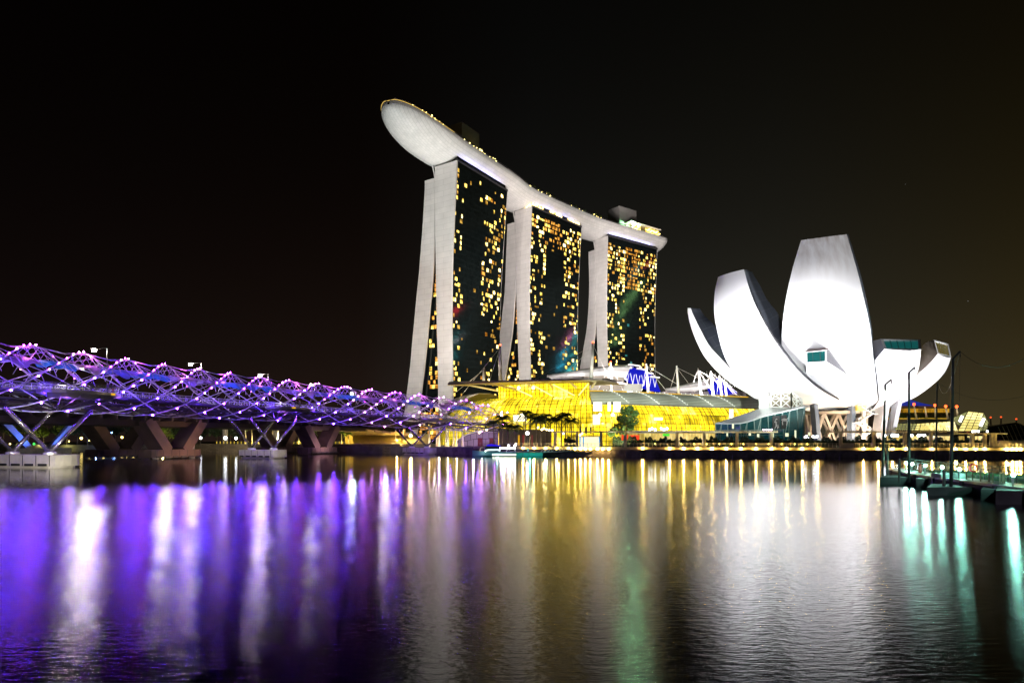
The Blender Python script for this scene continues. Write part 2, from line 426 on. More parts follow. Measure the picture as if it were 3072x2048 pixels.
    for j in range(60):
        z = ZQ + 3 + j * 3.1
        if z > ztop - 20: break
        yy_ = YH - (z - HC) * F / d0
        i = max(0, min(NZ, round((yy_ - ylev[0]) / (ylev[-1] - ylev[0]) * NZ)))
        g = off[3][i] - off[2][i]
        if g < 1.2: continue
        nn = max(1, int(g / 2.2))
        for q in range(nn):
            lo = off[2][i] + g * (q + 0.08) / nn; hi = off[2][i] + g * (q + 0.92) / nn
            last = q == nn - 1
            pr = 0.92 if last else (0.9 if z < (42 if glowtop else 22) else 0.3)
            if rnd.random() > pr or (not last and 30 < z < 38): continue
            m = am[1] if (last or rnd.random() < 0.55) else am[0]
            if glowtop and z < 62: m = am[0] if rnd.random() < 0.7 else am[2]
            m.quad(pt(2.8, lo, z), pt(2.8, hi, z), pt(2.8, hi, z + 2.5), pt(2.8, lo, z + 2.5))
    for m, mm, nm in zip(am, (win_warm, win_amber, win_bright), ('atrium_light', 'atrium_light', 'atrium_light')):
        if m.f: m.build(nm, mm, root, kind='stuff')
    # lit rooms on the bay side, with a few painted teal reflections
    cells = []
    fh = 3.5; nf = int((ztop - 32) / fh)
    for j in range(nf):
        z = 30 + j * fh
        for i in range(nb):
            kind = pattern(i / (nb - 1), (z - 30) / (ztop - 30), rnd, i, j)
            if kind: cells.append((i, z, kind))
    mm = {'w': win_warm, 'b': win_bright, 'a': win_amber, 'd': win_dim, 't': mirror_teal}
    def so(z, a):
        for q in range(len(Z) - 1):
            if Z[q] >= z >= Z[q + 1]:
                t_ = (Z[q] - z) / (Z[q] - Z[q + 1]); return O[q] + (O[q + 1] - O[q]) * t_ + taper(z) * a / L
        return O[-1]
    rnd.shuffle(cells)
    rest = {}
    for idx, (i, z, kd) in enumerate(cells):
        mb = MB() if idx < 96 else rest.setdefault(kd, MB())
        w = L / nb
        panes = [(0.14, 0.45), (0.57, 0.88)]
        if rnd.random() < 0.5: panes = [panes[rnd.random() < 0.5]]
        h0, h1 = 0.35, fh - 0.75
        if rnd.random() < 0.15: h1 *= 0.6
        for p0, p1 in panes:
            a, b = (i + p0) * w, (i + p1) * w
            a = max(a, 1.4); b = min(b, L - 1.4)
            z0, z1 = z + h0, z + h1
            mb.obox((pt(a, so(z0, a), z0) + pt(b, so(z1, b), z1)) / 2, (pt(b, so(z, b), z) - pt(a, so(z, a), z)) / 2,
                    Vector((n.x, n.y, 0)) * 0.12, (0, 0, (z1 - z0) / 2))
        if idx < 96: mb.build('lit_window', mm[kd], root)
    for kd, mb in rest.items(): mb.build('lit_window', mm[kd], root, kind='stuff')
    # crown: recessed plant storey under the long roof, with the lavender strip above the bay edge
    cr = MB()
    for s0, s1 in ((I[0] + 1, O[0] - 1.2),):
        cr.add([pt(2, s0, ztop), pt(2, s1, ztop), pt(L - 2, s1, ztop), pt(L - 2, s0, ztop),
                pt(2, s0, ztop + 4.5), pt(2, s1, ztop + 4.5), pt(L - 2, s1, ztop + 4.5), pt(L - 2, s0, ztop + 4.5)],
               [(0, 1, 5, 4), (1, 2, 6, 5), (2, 3, 7, 6), (3, 0, 4, 7), (4, 5, 6, 7)])
    cr.build('crown_storey', win_warm if False else dark_glass, root)
    st = MB(); st.tube([pt(4, O[0] - 0.75, ztop + 0.35), pt(L - 9, O[0] - 0.75, ztop + 0.35)], 0.25)
    st.build('strip_light', lav, root)
    b = MB(); b.tube([pt(0.3, O[0] - 0.2, ztop + 0.1), pt(L - 0.3, O[0] - 0.2, ztop + 0.1)], 0.25); b.tube([pt(0.3, O[0], ztop), pt(0.3, I[0], ztop)], 0.25)
    for kx in range(18):
        a = 1 + (L - 2) * kx / 17; b.tube([pt(a, O[0] - 0.2, ztop), pt(a, O[0] - 0.2, ztop + 1.6)], 0.08, 4)
    b.bar(pt(0.5, O[0] - 0.15, ztop + .6), pt(L - .5, O[0] - 0.15, ztop + .6), 0.15, 1.3)
    b.build('parapet_rail', steel_dark, root)
    if glowtop:
        for a0, a1 in ((1, 16), (24, 40), (48, L - 3)):
            MB().quad(pt(a0, O[0] - 0.6, ztop + 0.3), pt(a1, O[0] - 0.6, ztop + 0.3), pt(a1, O[0] - 0.6, ztop + 3.4), pt(a0, O[0] - 0.6, ztop + 3.4)).build('lit_crown_glazing', win_bright, root)
        MB().quad(pt(1.2, I[0] + 1, ztop + 0.3), pt(1.2, O[0] - 0.6, ztop + 0.3), pt(1.2, O[0] - 0.6, ztop + 3.4), pt(1.2, I[0] + 1, ztop + 3.4)).build('lit_crown_glazing', win_bright, root)
    # prop under the hull at the rear leg
    pr_ = MB(); pr_.tube([pt(1, Ib[0] * 0 + Ob[0] - 0.5, zb), pt(1, Ob[0] - 3.0, ztop + 2.5)], 0.5); pr_.tube([pt(L - 2, Ob[0] - 0.5, zb), pt(L - 2, Ob[0] - 3, ztop + 2.5)], 0.5)
    pr_.build('roof_prop', paint_white, root)
    return root
def pat_a(x, z, r, i, j):
    v = r.random()
    if i == 0: return ('w' if r.random() < .6 else 'd') if z > 0.86 or v < 0.42 else None
    if x < 0.2: return r.choice('wbwd') if v < 0.26 else None
    if x < 0.55: return ('w' if r.random() < .5 else 'd') if v < 0.035 else None
    lim = 0.42 if 0.38 < z < 0.92 else 0.24
    return r.choice('wwwbdda') if v < lim else None
def pat_b(x, z, r, i, j):
    v = r.random()
    if z > 0.82:
        if 0.33 < x < 0.6: return 'a' if v < 0.8 else None
        return r.choice('wwabd') if v < 0.68 else None
    if x < 0.3: return r.choice('wwbd') if v < 0.40 * (1.0 if i != 2 else .5) else None
    if x < 0.66: return 'd' if v < 0.03 else None
    return r.choice('wwwbdda') if v < 0.33 else None
def pat_c(x, z, r, i, j):
    v = r.random()
    if z > 0.72:
        if 0.35 < x < 0.62: return 'a' if v < 0.85 else None
        return r.choice('wwabd') if v < 0.62 else None
    if x < 0.34: return r.choice('wwbd') if v < 0.36 else None
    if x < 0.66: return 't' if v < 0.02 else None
    return r.choice('wwwbdda') if v < 0.33 else None
tower('hotel tower under the overhanging end of the long roof, tallest in view', (-36, 414), (-2.7, 466),
      [(480, 1277, 1304.5, 1305, 1371), (560, 1274, 1304.5, 1305.5, 1367), (660, 1268, 1304, 1306, 1362), (800, 1257, 1300, 1308, 1356), (975, 1240, 1284, 1311, 1355),
       (1100, 1230, 1273, 1314, 1357), (1190, 1218, 1260, 1315, 1358), (1333, 1203, 1247, 1317, 1361)], 514, pat_a, 1)
tower('hotel tower in the middle of the three, with a bright yellow storey at its crown', (15, 497), (60.5, 547),
      [(618, 1524, 1544, 1545, 1594), (740, 1519, 1546, 1546.5, 1590), (860, 1515, 1547, 1549, 1587), (1000, 1498.5, 1536, 1553, 1588),
       (1130, 1482, 1514, 1557.5, 1591), (1329, 1455, 1487, 1562, 1595)], 650, pat_b, 2, glowtop=True)
tower('hotel tower at the museum end of the row, its top storeys lit amber', (86, 570), (141, 611),
      [(706, 1765.5, 1783.5, 1784, 1822), (860, 1768.6, 1786.5, 1788, 1819), (970, 1762, 1788, 1790, 1819), (1050, 1747, 1777.6, 1793, 1821),
       (1110, 1737, 1769, 1795, 1822), (1327, 1702, 1735, 1800, 1826)], 735, pat_c, 3)
# ================================================================== the long roof across the towers
sky = thing('roof_terrace', 'long boat-shaped roof terrace resting on all three towers', 'roof terrace', (0, 500, 190))
SC = Curve([(-71, 364, 0), (-60, 396, 0), (-47.5, 421, 0), (-14.5, 473.5, 0), (4.6, 506, 0), (50, 556, 0), (77.6, 581, 0), (131, 621, 0), (143, 630, 0)], 600)
ST = SC.len
def hw(s):
    a = 62.0
    w = 19.0 * math.sqrt(max(0, 1 - ((a - s) / a) ** 2)) if s < a else 19.0
    e = 9.0
    if s > ST - e: w *= math.sqrt(max(0, 1 - ((s - (ST - e)) / e) ** 2)) * 0.35 + 0.65 if s < ST else 0.65
    return max(w, 0.05)
def hz(s):
    a = 62.0
    dpt = 9.6 * (max(0.0, 1 - ((a - s) / a) ** 2) ** 0.42) if s < a else 9.6
    if s > ST - 9: dpt *= 0.45 + 0.55 * math.sqrt(max(0, 1 - ((s - (ST - 9)) / 9) ** 2))
    return dpt
ss = [62 * (1 - math.cos(math.pi / 2 * i / 26)) for i in range(26)] + [62 + (ST - 62) * i / 70 for i in range(71)]
ss[0] = 0.05
def spt(s, q, z):
    c = SC.at(s); t_ = SC.tan(s); n_ = Vector((t_.y, -t_.x, 0))
    return Vector((c.x, c.y, 0)) + n_ * q + Vector((0, 0, z))
ZT = 200.0
hull = MB(); rows_, uvs = [], []
for s in ss:
    w, dp = hw(s), hz(s); r, uv = [], []
    for i in range(25):
        a = -1 + 2 * i / 24; q = math.sin(a * math.pi / 2)
        z = ZT - 1.6 - dp * (max(0, 1 - abs(q) ** 2.3) ** 0.72)
        r.append(spt(s, q * w, z)); uv.append((s, q * w))
    r = [spt(s, -w, ZT)] + r + [spt(s, w, ZT)]; uv = [(s, -w - 2)] + uv + [(s, w + 2)]
    rows_.append(r); uvs.append(uv)
hull.grid(rows_, uvs); hull.poly(rows_[-1])
hull.build('hull', hull_clad, sky, smooth=True)
dk = MB(); dk.grid([[spt(s, q * hw(s), ZT - 0.6) for q in (-0.99, -0.5, 0, 0.5, 0.99)] for s in ss]); dk.build('deck', concrete_dark, sky)
rl = MB()
rl.tube([spt(s, -hw(s) * 0.985, ZT + 1.1) for s in ss[:2:-1]] + [spt(s, hw(s) * 0.985, ZT + 1.1) for s in ss[3:]], 0.14, 4)
for s in [3 + 3.4 * i for i in range(int((ST - 6) / 3.4))]:
    for sg in (-1, 1): rl.tube([spt(s, sg * hw(s) * 0.985, ZT), spt(s, sg * hw(s) * 0.985, ZT + 1.1)], 0.09, 4)
rl.build('parapet_rail', steel_dark, sky)
rim = glow('rim_light', (1.0, 0.66, 0.16), 0.9); rimb = glow('rim_light_bright', (1.0, 0.80, 0.25), 7.0)
r2 = MB(); r2.tube([spt(s, -hw(s) * 0.995, ZT + 0.45) for s in ss[19:2:-1]] + [spt(s, hw(s) * 0.995, ZT + 0.45) for s in ss[3:24]], 0.2, 4)
r2.build('edge_light', rim, sky)
rr_ = random.Random(5)
for i in range(46):
    s = rr_.choice([rr_.uniform(6, 40), rr_.uniform(62, 108), rr_.uniform(70, 100), rr_.uniform(150, 260)])
    MB().ball(spt(s, hw(s) * 0.93, ZT + rr_.uniform(0.8, 2.2)), rr_.uniform(0.28, 0.5) * (1.0 if s < 120 else .7), 6, 4).build('deck_lamp', rimb, sky)
# rooftop service blocks and restaurant
blk = mat('service_block_render', (0.27, 0.255, 0.24), 0.7, var=0.06)
def block(s0, s1, q0, q1, z1, nm='service_block', m=None, z0=ZT - 0.5):
    b = MB(); a = [spt(s0, q0, 0), spt(s0, q1, 0), spt(s1, q1, 0), spt(s1, q0, 0)]
    b.prism([(p.x, p.y) for p in a][::-1], z0, z1); return b.build(nm, m or blk, sky)
block(71, 91, 1, 11, 217.5); block(ST - 61, ST - 38, -6, 9, 222)
cano = mat('restaurant_canopy', (0.8, 0.72, 0.62), 0.6, var=0.05)
block(ST - 54, ST - 12, -2, 17, 207.6, 'restaurant_roof', cano, 207.0)
block(ST - 50, ST - 40, 15.6, 16.2, 206.4, 'restaurant_window', win_bright, 200.5)
block(ST - 33, ST - 14, 15.6, 16.2, 205.4, 'restaurant_window', win_warm, 201.5)
for i in range(14): MB().ball(spt(ST - 32 + i * 1.4, 16.6, 204 + rr_.uniform(-1.6, 1.2)), 0.5, 6, 4).build('restaurant_lamp', rimb, sky)
pink = mat('pink_canopy', (0.5, 0.3, 0.27), 0.6, var=0.1); 
block(122, 146, 9, 15, 204.0, 'pool_bar_canopy', pink, 203.2)
block(124, 144, 12, 13, 202.6, 'pool_bar_sign', glow('red_sign', (0.7, 0.02, 0.02), 0.5), 201.2)
# the very bright lamp at the far end of the terrace
flood = glow('flood_lamp', (0.42, 1.0, 0.52), 1100)
fl = MB(); fl.ball(spt(ST - 50, 17.2, 205.2), 1.15, 10, 7); fl.build('terrace_flood_lamp', flood, sky)
MB().tube([spt(ST - 50, 17.0, ZT), spt(ST - 50, 17.0, 204.2)], 0.2).build('terrace_lamp_post', steel_dark, sky)
MB().ball(spt(ST - 54, -4, 220.5), 0.55, 6, 4).build('aviation_lamp', glow('red_lamp', (1, 0.03, 0.02), 12), sky)
# leafy plants along the terrace edge
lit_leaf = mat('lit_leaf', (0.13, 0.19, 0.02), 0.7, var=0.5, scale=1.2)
def clump(c, rx, ry, rz, n, size, rnd):
    mb = MB()
    for _ in range(n):
        while True:
            p = Vector((rnd.uniform(-1, 1), rnd.uniform(-1, 1), rnd.uniform(-1, 1)))
            if 0.25 < p.length < 1: break
        p = Vector((p.x * rx, p.y * ry, p.z * rz)) + Vector(c)
        a = Vector((rnd.gauss(0, 1), rnd.gauss(0, 1), rnd.gauss(0, .6))).normalized(); b = a.orthogonal().normalized()
        b = (b * math.cos(3 * rnd.random()) + a.cross(b) * math.sin(3 * rnd.random())).normalized()
        z = size * rnd.uniform(.6, 1.3)
        mb.quad(p - a * z - b * z * .1, p - b * z * .55, p + a * z, p + b * z * .55)
    return mb
terr = [(150, 2.2), (163, 2.6), (169, 2.2), (182, 2.8), (190, 2.4), (201, 2.2), (213, 3.0), (220, 2.4), (232, 2.4), (247, 3.0), (254, 2.4)]
for i, (s, rr) in enumerate(terr):
    p = spt(s, 14.5, 0); tr = thing('terrace_tree', ORD[i] + ' small tree along the terrace edge counted from the pool bar canopy', 'tree', (p.x, p.y, ZT - 0.6), 'trees on the roof terrace')
    MB().tube([(p.x, p.y, ZT - .6), (p.x + .1, p.y, ZT + 2.6)], [.2, .1], 5).build('trunk', bark, tr)
    clump((p.x, p.y, ZT + 3.2), rr * .9, rr * .9, rr * .75, 90, 0.55, rr_).build('crown', lit_leaf, tr)
# ================================================================== lotus-shaped museum
mus = thing('museum', 'white lotus-shaped museum on the promontory, floodlit from below', 'museum', (105, 212, ZQ))
win_green = mat('green_skylight_glass', (0.004, 0.03, 0.03), 0.15, var=0.2, scale=0.5, emit=(0.01, 0.13, 0.125), es=0.6)
win_olive = mat('olive_skylight_glass', (0.03, 0.025, 0.006), 0.15, var=0.2, scale=0.5, emit=(0.22, 0.18, 0.03), es=0.5)
def edge(rows, n): return cat([P(*r) for r in rows], n)
def z5(x, y, d): return (2040 + x / 2.529, 680 + y / 2.529, d)
def petal(A, B, C, D, bulge=1.2, nseg=40, side_m=None, cap=None, cap_frame=0.0, white=None):
    side_m = side_m or museum_side
    A, B, C, D = [edge([z5(*r) for r in e], nseg) for e in (A, B, C, D)]
    sk, sd = MB(), MB(); rows_, uvs = [], []
    NX = 10; vl = 0
    for i in range(nseg):
        out_ = (A[i] + B[i]) / 2 - (C[i] + D[i]) / 2
        ax = (B[i] - A[i]); ax_n = ax.normalized() if ax.length > 1e-6 else Vector((1, 0, 0))
        out_ = out_ - ax_n * out_.dot(ax_n)
        out_ = out_.normalized() if out_.length > 1e-6 else Vector((0, -1, 0))
        w = ax.length
        r = []
        for k_ in range(NX + 1):
            t_ = k_ / NX
            r.append(A[i].lerp(B[i], t_) + out_ * (bulge * min(1, w / 10) * 4 * t_ * (1 - t_)))
        rows_.append(r); vl += (A[i] - A[i - 1]).length if i else 0
        uvs.append([(w * k_ / NX, vl) for k_ in range(NX + 1)])
    sk.grid(rows_, uvs)
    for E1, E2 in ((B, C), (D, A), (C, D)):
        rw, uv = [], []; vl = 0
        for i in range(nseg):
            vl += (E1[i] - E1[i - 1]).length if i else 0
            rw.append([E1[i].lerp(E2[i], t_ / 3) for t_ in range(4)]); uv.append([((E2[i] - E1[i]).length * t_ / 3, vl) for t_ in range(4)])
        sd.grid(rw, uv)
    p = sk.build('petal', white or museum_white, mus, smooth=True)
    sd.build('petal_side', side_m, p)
    tip = [A[-1], B[-1], C[-1], D[-1]]
    if cap:
        c = sum(tip, Vector()) / 4; nn = (tip[1] - tip[0]).cross(tip[3] - tip[0]).normalized()
        inner = [q.lerp(c, cap_frame) for q in tip]
        fr_ = MB()
        for i in range(4):
            j = (i + 1) % 4; fr_.quad(tip[i], tip[j], inner[j], inner[i]); 
            fr_.quad(inner[i], inner[j], inner[j] - nn * .5, inner[i] - nn * .5)
        fr_.build('skylight_frame', museum_white, p)
        g = MB(); g.quad(*[q - nn * 0.4 for q in inner]); g.build('skylight', cap, p)
        b_ = MB()
        for t_ in (0.2, 0.4, 0.6, 0.8): b_.bar(inner[0].lerp(inner[1], t_) - nn * .3, inner[3].lerp(inner[2], t_) - nn * .3, 0.12, 0.12, nn)
        b_.build('skylight_mullion', steel_dark, p)
    else:
        t2 = MB(); t2.quad(*tip); t2.build('petal_tip', side_m, p)
    return p
def shift(e, dx, dy, dd): return [(x + dx, y + dy, d + dd) for x, y, d in e]
stained = None
m = bpy.data.materials.new('white_shell_streaked'); o = use(m); b = nd('ShaderNodeBsdfPrincipled')
t = nd('ShaderNodeTexCoord'); mp = nd('ShaderNodeMapping'); mp.inputs['Scale'].default_value = (0.55, 0.55, 0.05); lk(t.outputs['Object'], mp.inputs[0])
n_ = nd('ShaderNodeTexNoise'); n_.inputs['Scale'].default_value = 1.0; n_.inputs['Detail'].default_value = 6; lk(mp.outputs[0], n_.inputs['Vector'])
sp = nd('ShaderNodeSeparateXYZ'); lk(t.outputs['Object'], sp.inputs[0])
mr = nd('ShaderNodeMapRange'); mr.inputs[1].default_value = 48; mr.inputs[2].default_value = 63; lk(sp.outputs[2], mr.inputs[0])
f_ = mth('MULTIPLY', mr.outputs[0], mth('MULTIPLY', ramp(n_.outputs[0], [(0.35, (0, 0, 0)), (0.75, (1, 1, 1))]), 0.9))
lk(ramp(f_, [(0, (0.84, 0.84, 0.85)), (1, (0.40, 0.33, 0.29))]), b.inputs['Base Color']); b.inputs['Roughness'].default_value = 0.5
lk(b.outputs[0], o.inputs[0]); stained = m
# big petal, facing the bay
A1 = [(1230, 1390, 209), (1080, 1300, 204), (940, 1180, 200.5), (850, 1080, 197), (795, 1000, 194), (772, 930, 191.5), (775, 780, 189), (800, 560, 187.5), (850, 330, 188.5), (918, 100, 192)]
B1 = [(1400, 1390, 209), (1470, 1345, 204), (1500, 1310, 201), (1494, 1240, 198), (1486, 1150, 195), (1467, 1000, 191), (1441, 760, 188.2), (1400, 560, 187.5), (1350, 350, 188.5), (1265, 55, 192)]
C1 = [(1400, 1385, 214), (1475, 1340, 213), (1508, 1300, 212), (1506, 1200, 210), (1500, 1130, 207), (1480, 980, 203), (1452, 750, 199), (1415, 550, 196), (1366, 345, 195), (1276, 56, 195)]
D1 = [(1230, 1385, 214), (1080, 1300, 213), (940, 1180, 212), (855, 1080, 210), (800, 1000, 207), (780, 930, 203), (785, 780, 200), (810, 560, 196), (860, 330, 195), (922, 100, 195)]
big = petal(A1, B1, C1, D1, 1.6, 48, white=stained)
# petal to its west, tall
A2 = [(1290, 1393, 212), (1000, 1360, 208.5), (850, 1312, 206), (690, 1262, 204), (520, 1165, 202), (390, 1070, 200.5), (330, 960, 199.5), (285, 800, 199), (262, 680, 199), (257, 590, 199), (266, 480, 199.5), (288, 380, 200)]
B2 = [(1330, 1380, 210), (1290, 1345, 206), (1200, 1310, 202), (1050, 1220, 196), (900, 1090, 191), (772, 940, 188), (680, 800, 187), (600, 650, 186.5), (555, 550, 187), (520, 450, 188), (500, 380, 189), (485, 320, 190)]
C2 = [(1330, 1375, 214), (1300, 1336, 212), (1215, 1300, 209), (1070, 1210, 205), (925, 1080, 202), (830, 860, 201), (745, 660, 200), (690, 590, 199), (650, 530, 199), (600, 430, 199), (575, 390, 199), (547, 340, 199)]
D2 = [(1290, 1385, 215), (1000, 1350, 213), (860, 1290, 211), (720, 1220, 209), (600, 1110, 208), (520, 960, 207), (480, 850, 206), (440, 720, 206), (420, 600, 206), (400, 500, 206), (380, 430, 206), (350, 390, 206)]
petal(A2, B2, C2, D2, 1.2, 48)
# slim petal at the mall side
A3 = [(1000, 1372, 214), (800, 1352, 213), (600, 1312, 213), (500, 1255, 213.5), (400, 1193, 214), (300, 1112, 214), (200, 1002, 214), (140, 900, 214), (85, 760, 214), (64, 640, 214), (72, 615, 213)]
B3 = [(1000, 1352, 210), (850, 1320, 209), (700, 1270, 208), (600, 1220, 207), (500, 1160, 206), (390, 1080, 205), (300, 990, 204.5), (220, 900, 204), (150, 770, 204), (98, 660, 204), (82, 615, 204)]
C3 = [(1000, 1345, 214), (860, 1300, 213), (720, 1240, 212), (630, 1180, 211), (560, 1110, 210), (460, 1010, 209.5), (380, 920, 209), (320, 830, 209), (258, 742, 209), (185, 670, 209), (150, 618, 208.5)]
D3 = [(1000, 1360, 217), (850, 1330, 217), (680, 1290, 217), (580, 1230, 217.5), (480, 1160, 218), (380, 1080, 218), (300, 980, 218), (220, 880, 218), (160, 745, 218), (120, 660, 218), (112, 617, 217)]
petal(A3, B3, C3, D3, 0.8, 40)
# broad low petal with a wide skylight
lilac = mat('lilac_grey_panels', (0.46, 0.45, 0.49), 0.5, var=0.08, scale=0.2); tan_ = mat('tan_panels', (0.40, 0.33, 0.26), 0.5, var=0.1, scale=0.2)
A4 = [(1450, 1392, 210), (1496, 1330, 203), (1490, 1200, 199), (1470, 1080, 196), (1470, 1035, 195), (1500, 985, 193.5), (1550, 925, 192)]
B4 = [(1560, 1385, 212), (1680, 1290, 206), (1745, 1215, 202), (1790, 1130, 198), (1812, 1060, 196), (1822, 1000, 195), (1831, 926, 194)]
C4 = [(1560, 1370, 216), (1700, 1260, 212), (1755, 1180, 209), (1790, 1090, 206), (1808, 1000, 204), (1818, 930, 202), (1824, 851, 200)]
D4 = [(1450, 1380, 216), (1480, 1280, 212), (1462, 1150, 209), (1440, 1020, 206), (1440, 940, 204), (1452, 872, 202), (1521, 848, 198.5)]
petal(A4, B4, C4, D4, 0.8, 36, side_m=lilac, cap=win_green, cap_frame=0.13)
# outermost low petal
A5 = [(1500, 1395, 212), (1640, 1300, 208), (1740, 1190, 205), (1790, 1130, 203), (1840, 1085, 202), (1880, 1048, 201), (1920, 1005, 200.5), (1955, 960, 200)]
B5 = [(1450, 1398, 213), (1600, 1362, 212), (1750, 1308, 211.5), (1850, 1248, 211), (1950, 1168, 210.5), (2000, 1112, 210), (2032, 1058, 209.5), (2058, 985, 209)]
C5 = [(1450, 1390, 217), (1600, 1345, 217), (1740, 1280, 217), (1840, 1210, 216.5), (1930, 1120, 216), (1975, 1050, 215.5), (2010, 975, 215), (2036, 884, 214.5)]
D5 = [(1500, 1385, 216), (1640, 1280, 213), (1720, 1160, 210), (1760, 1080, 209), (1790, 1010, 208), (1820, 930, 207), (1860, 880, 206), (1926, 855, 205)]
petal(A5, B5, C5, D5, 0.6, 36, side_m=tan_, cap=win_olive, cap_frame=0.13)
# underside bowl that the petals spring from
bw = MB(); rows_ = []
for i in range(12):
    a = math.pi / 2 * i / 11; rr = 15 * math.sin(a); zz = 14.0 + 8 * (1 - math.cos(a))
    rows_.append([Vector((106 + rr * 1.2 * math.cos(2 * math.pi * k_ / 36), 213 + rr * 0.55 * math.sin(2 * math.pi * k_ / 36), zz)) for k_ in range(37)])
bw.grid(rows_, flip=True); bw.build('bowl', museum_white, mus, smooth=True)
# projecting window in the big petal
dm = MB()
ft = [z5(955, 948, 184), z5(1112, 930, 184), z5(1114, 1022, 184), z5(958, 1030, 184)]
ft = [P(*q) for q in ft]
bk = [P(*z5(955, 936, 193)), P(*z5(1145, 928, 193)), P(*z5(1282, 1128, 195)), P(*z5(960, 1124, 195))]
dm.quad(ft[2], ft[3], bk[3], bk[2]); dm.quad(ft[3], ft[0], bk[0], bk[3])
dfl = MB(); dfl.quad(ft[1], ft[2], bk[2], bk[1]); dfl.quad(ft[0], ft[1], bk[1], bk[0])
c = sum(ft, Vector()) / 4; inn = [q.lerp(c, 0.1) for q in ft]
for i in range(4):
    j = (i + 1) % 4; dm.quad(ft[i], ft[j], inn[j], inn[i]); dm.quad(inn[i], inn[j], inn[j] + V(0, .4, 0), inn[i] + V(0, .4, 0))
dmo = dm.build('projecting_window', museum_white, mus)
MB().quad(*[q + V(0, .35, 0) for q in inn]).build('pane', win_green, dmo)
dfl.build('flank', mat('flank_shade_grey', (0.085, 0.083, 0.092), 0.5, var=0.08), dmo)  # shade of the flank and top is put into this grey
q = MB()
for t_ in (0.33, 0.72): q.bar(inn[0].lerp(inn[1], t_) + V(0, .2, 0), inn[3].lerp(inn[2], t_) + V(0, .2, 0), 0.08, 0.08, (0, 1, 0))
q.build('mullion', steel_dark, dmo)
q = MB(); q.bar(P(*z5(956, 938, 186)), P(*z5(1120, 922, 186)), 2.0, 0.35); q.build('hood', mat('hood_panels', (0.30, 0.24, 0.23), 0.6), dmo)
# raking columns and lattice base
col_b = mat('slate_column_cladding', (0.13, 0.16, 0.22), 0.45, var=0.12); col_w = mat('pale_column_cladding', (0.40, 0.40, 0.43), 0.5, var=0.08)
def rake(x0, y0, x1, y1, d0, d1, w, m):
    a, b = P(*z5(x0, y0, d0)), P(*z5(x1, y1, d1)); b = a + (b - a) * ((ZQ - 0.3 - a.z) / (b.z - a.z))
    q = MB(); q.bar(a + (a - b).normalized() * 1.5, b, w, w * 1.4, (0.3, -1, 0)); q.build('column', m, mus)
rake(1015, 1340, 1035, 1560, 206, 206, 1.5, col_b); rake(1300, 1325, 1298, 1560, 205, 205, 1.5, col_b)
rake(1545, 1320, 1508, 1560, 207, 206, 2.3, col_w); rake(1650, 1325, 1600, 1560, 209, 208, 1.6, col_w)
cream = mat('cream_lattice_steel', (0.45, 0.38, 0.31), 0.5, var=0.06)
lt = MB()
ring = [(110 + 10.0 * math.cos(a), 215 + 6 * math.sin(a)) for a in [2 * math.pi * i / 14 for i in range(14)]]
for i in range(14):
    for dlt in (-1, 1):
        a = ring[i]; b = ring[(i + dlt) % 14]; lt.bar((a[0], a[1], 13.5), (b[0], b[1], ZQ - .3), 0.75, 0.75)
lt.build('lattice_base', cream, mus)
so_ = MB(); so_.lathe((110, 215, 0), [(10.5, 13.4), (10.5, 14.2), (4, 15.2)], 28); so_.build('ring_beam', cream, mus)
for i, px in enumerate((2455, 2490, 2530)):
    MB().lathe((PX(px, 206), 206, 0), [(0.9, ZQ), (0.7, ZQ + .5)], 8).build('uplight', glow('uplight_amber_%d' % i, (1.0, .62, .3), 6), mus)
# outside stair
stw = MB(); D_ = 203
for z0, z1, x0, x1 in ((4.5, 7.4, 2573, 2612), (7.4, 10.4, 2612, 2573), (10.4, 13.2, 2573, 2618), (13.2, 16.0, 2618, 2576)):
    a, b = V(PX(x0, D_), D_, z0), V(PX(x1, D_), D_ + 0.5, z1)
    stw.bar(a, b, 1.4, 0.25)
    for off in (-.8, .8):
        stw.bar(a + V(0, off, 1.1), b + V(0, off, 1.1), .08, .08)
        for k_ in range(6): stw.bar(a.lerp(b, k_ / 5) + V(0, off, 0), a.lerp(b, k_ / 5) + V(0, off, 1.1), .06, .06)
    stw.box(b.x - 1.2, D_ - 1, z1 - .15, b.x + 1.2, D_ + 1.6, z1)
st_ = stw.build('stair_flight', paint_white, mus)
MB().box(PX(2592, D_), D_ + .6, ZQ - .3, PX(2600, D_), D_ + 1.6, 17).build('stair_column', paint_white, mus)
MB().box(PX(2572, D_), D_ - .3, 14.2, PX(2598, D_), D_ + 2.2, 17.6).build('stair_cabin', mat('yellow_cabin', (0.5, 0.42, 0.12), .5, emit=(1, .75, .1), es=.5), mus)
# floodlights round the lotus
def up(x, y, z, tx, ty, tz, e, col=(0.98, 0.98, 1.0), ang=85): spot((x, y, z), (tx, ty, tz), e, col, ang, 0.9, 1.0)
up(66, 172, 7.9, 86, 190, 30, 8.51e+04, ang=70); up(114, 170, 7.9, 100, 190, 30, 9.04e+04, ang=74)
up(74, 170.5, 7.9, 91, 191, 44, 1e+05, ang=52); up(108, 169.5, 7.9, 94, 191, 44, 1e+05, ang=52)
spot((44, 64, 9.5), (94, 191, 47), 5.6e5, (0.95, 0.94, 0.97), 24, 0.7, 1.0)  # fill spot added out on the jetty to lift the tall petal evenly
up(58, 176, 7.9, 70, 195, 36, 8.51e+04, ang=72); up(50, 184, 7.9, 66, 200, 32, 8.51e+04); up(62, 173, 7.9, 68, 195, 54, 1.31e+05, ang=42)
up(47, 198, 4, 60, 212, 24, 1.1e5); up(128, 171, 7.9, 122, 196, 24, 8.25e+04); up(146, 176, 7.9, 138, 206, 22, 9.24e+04)
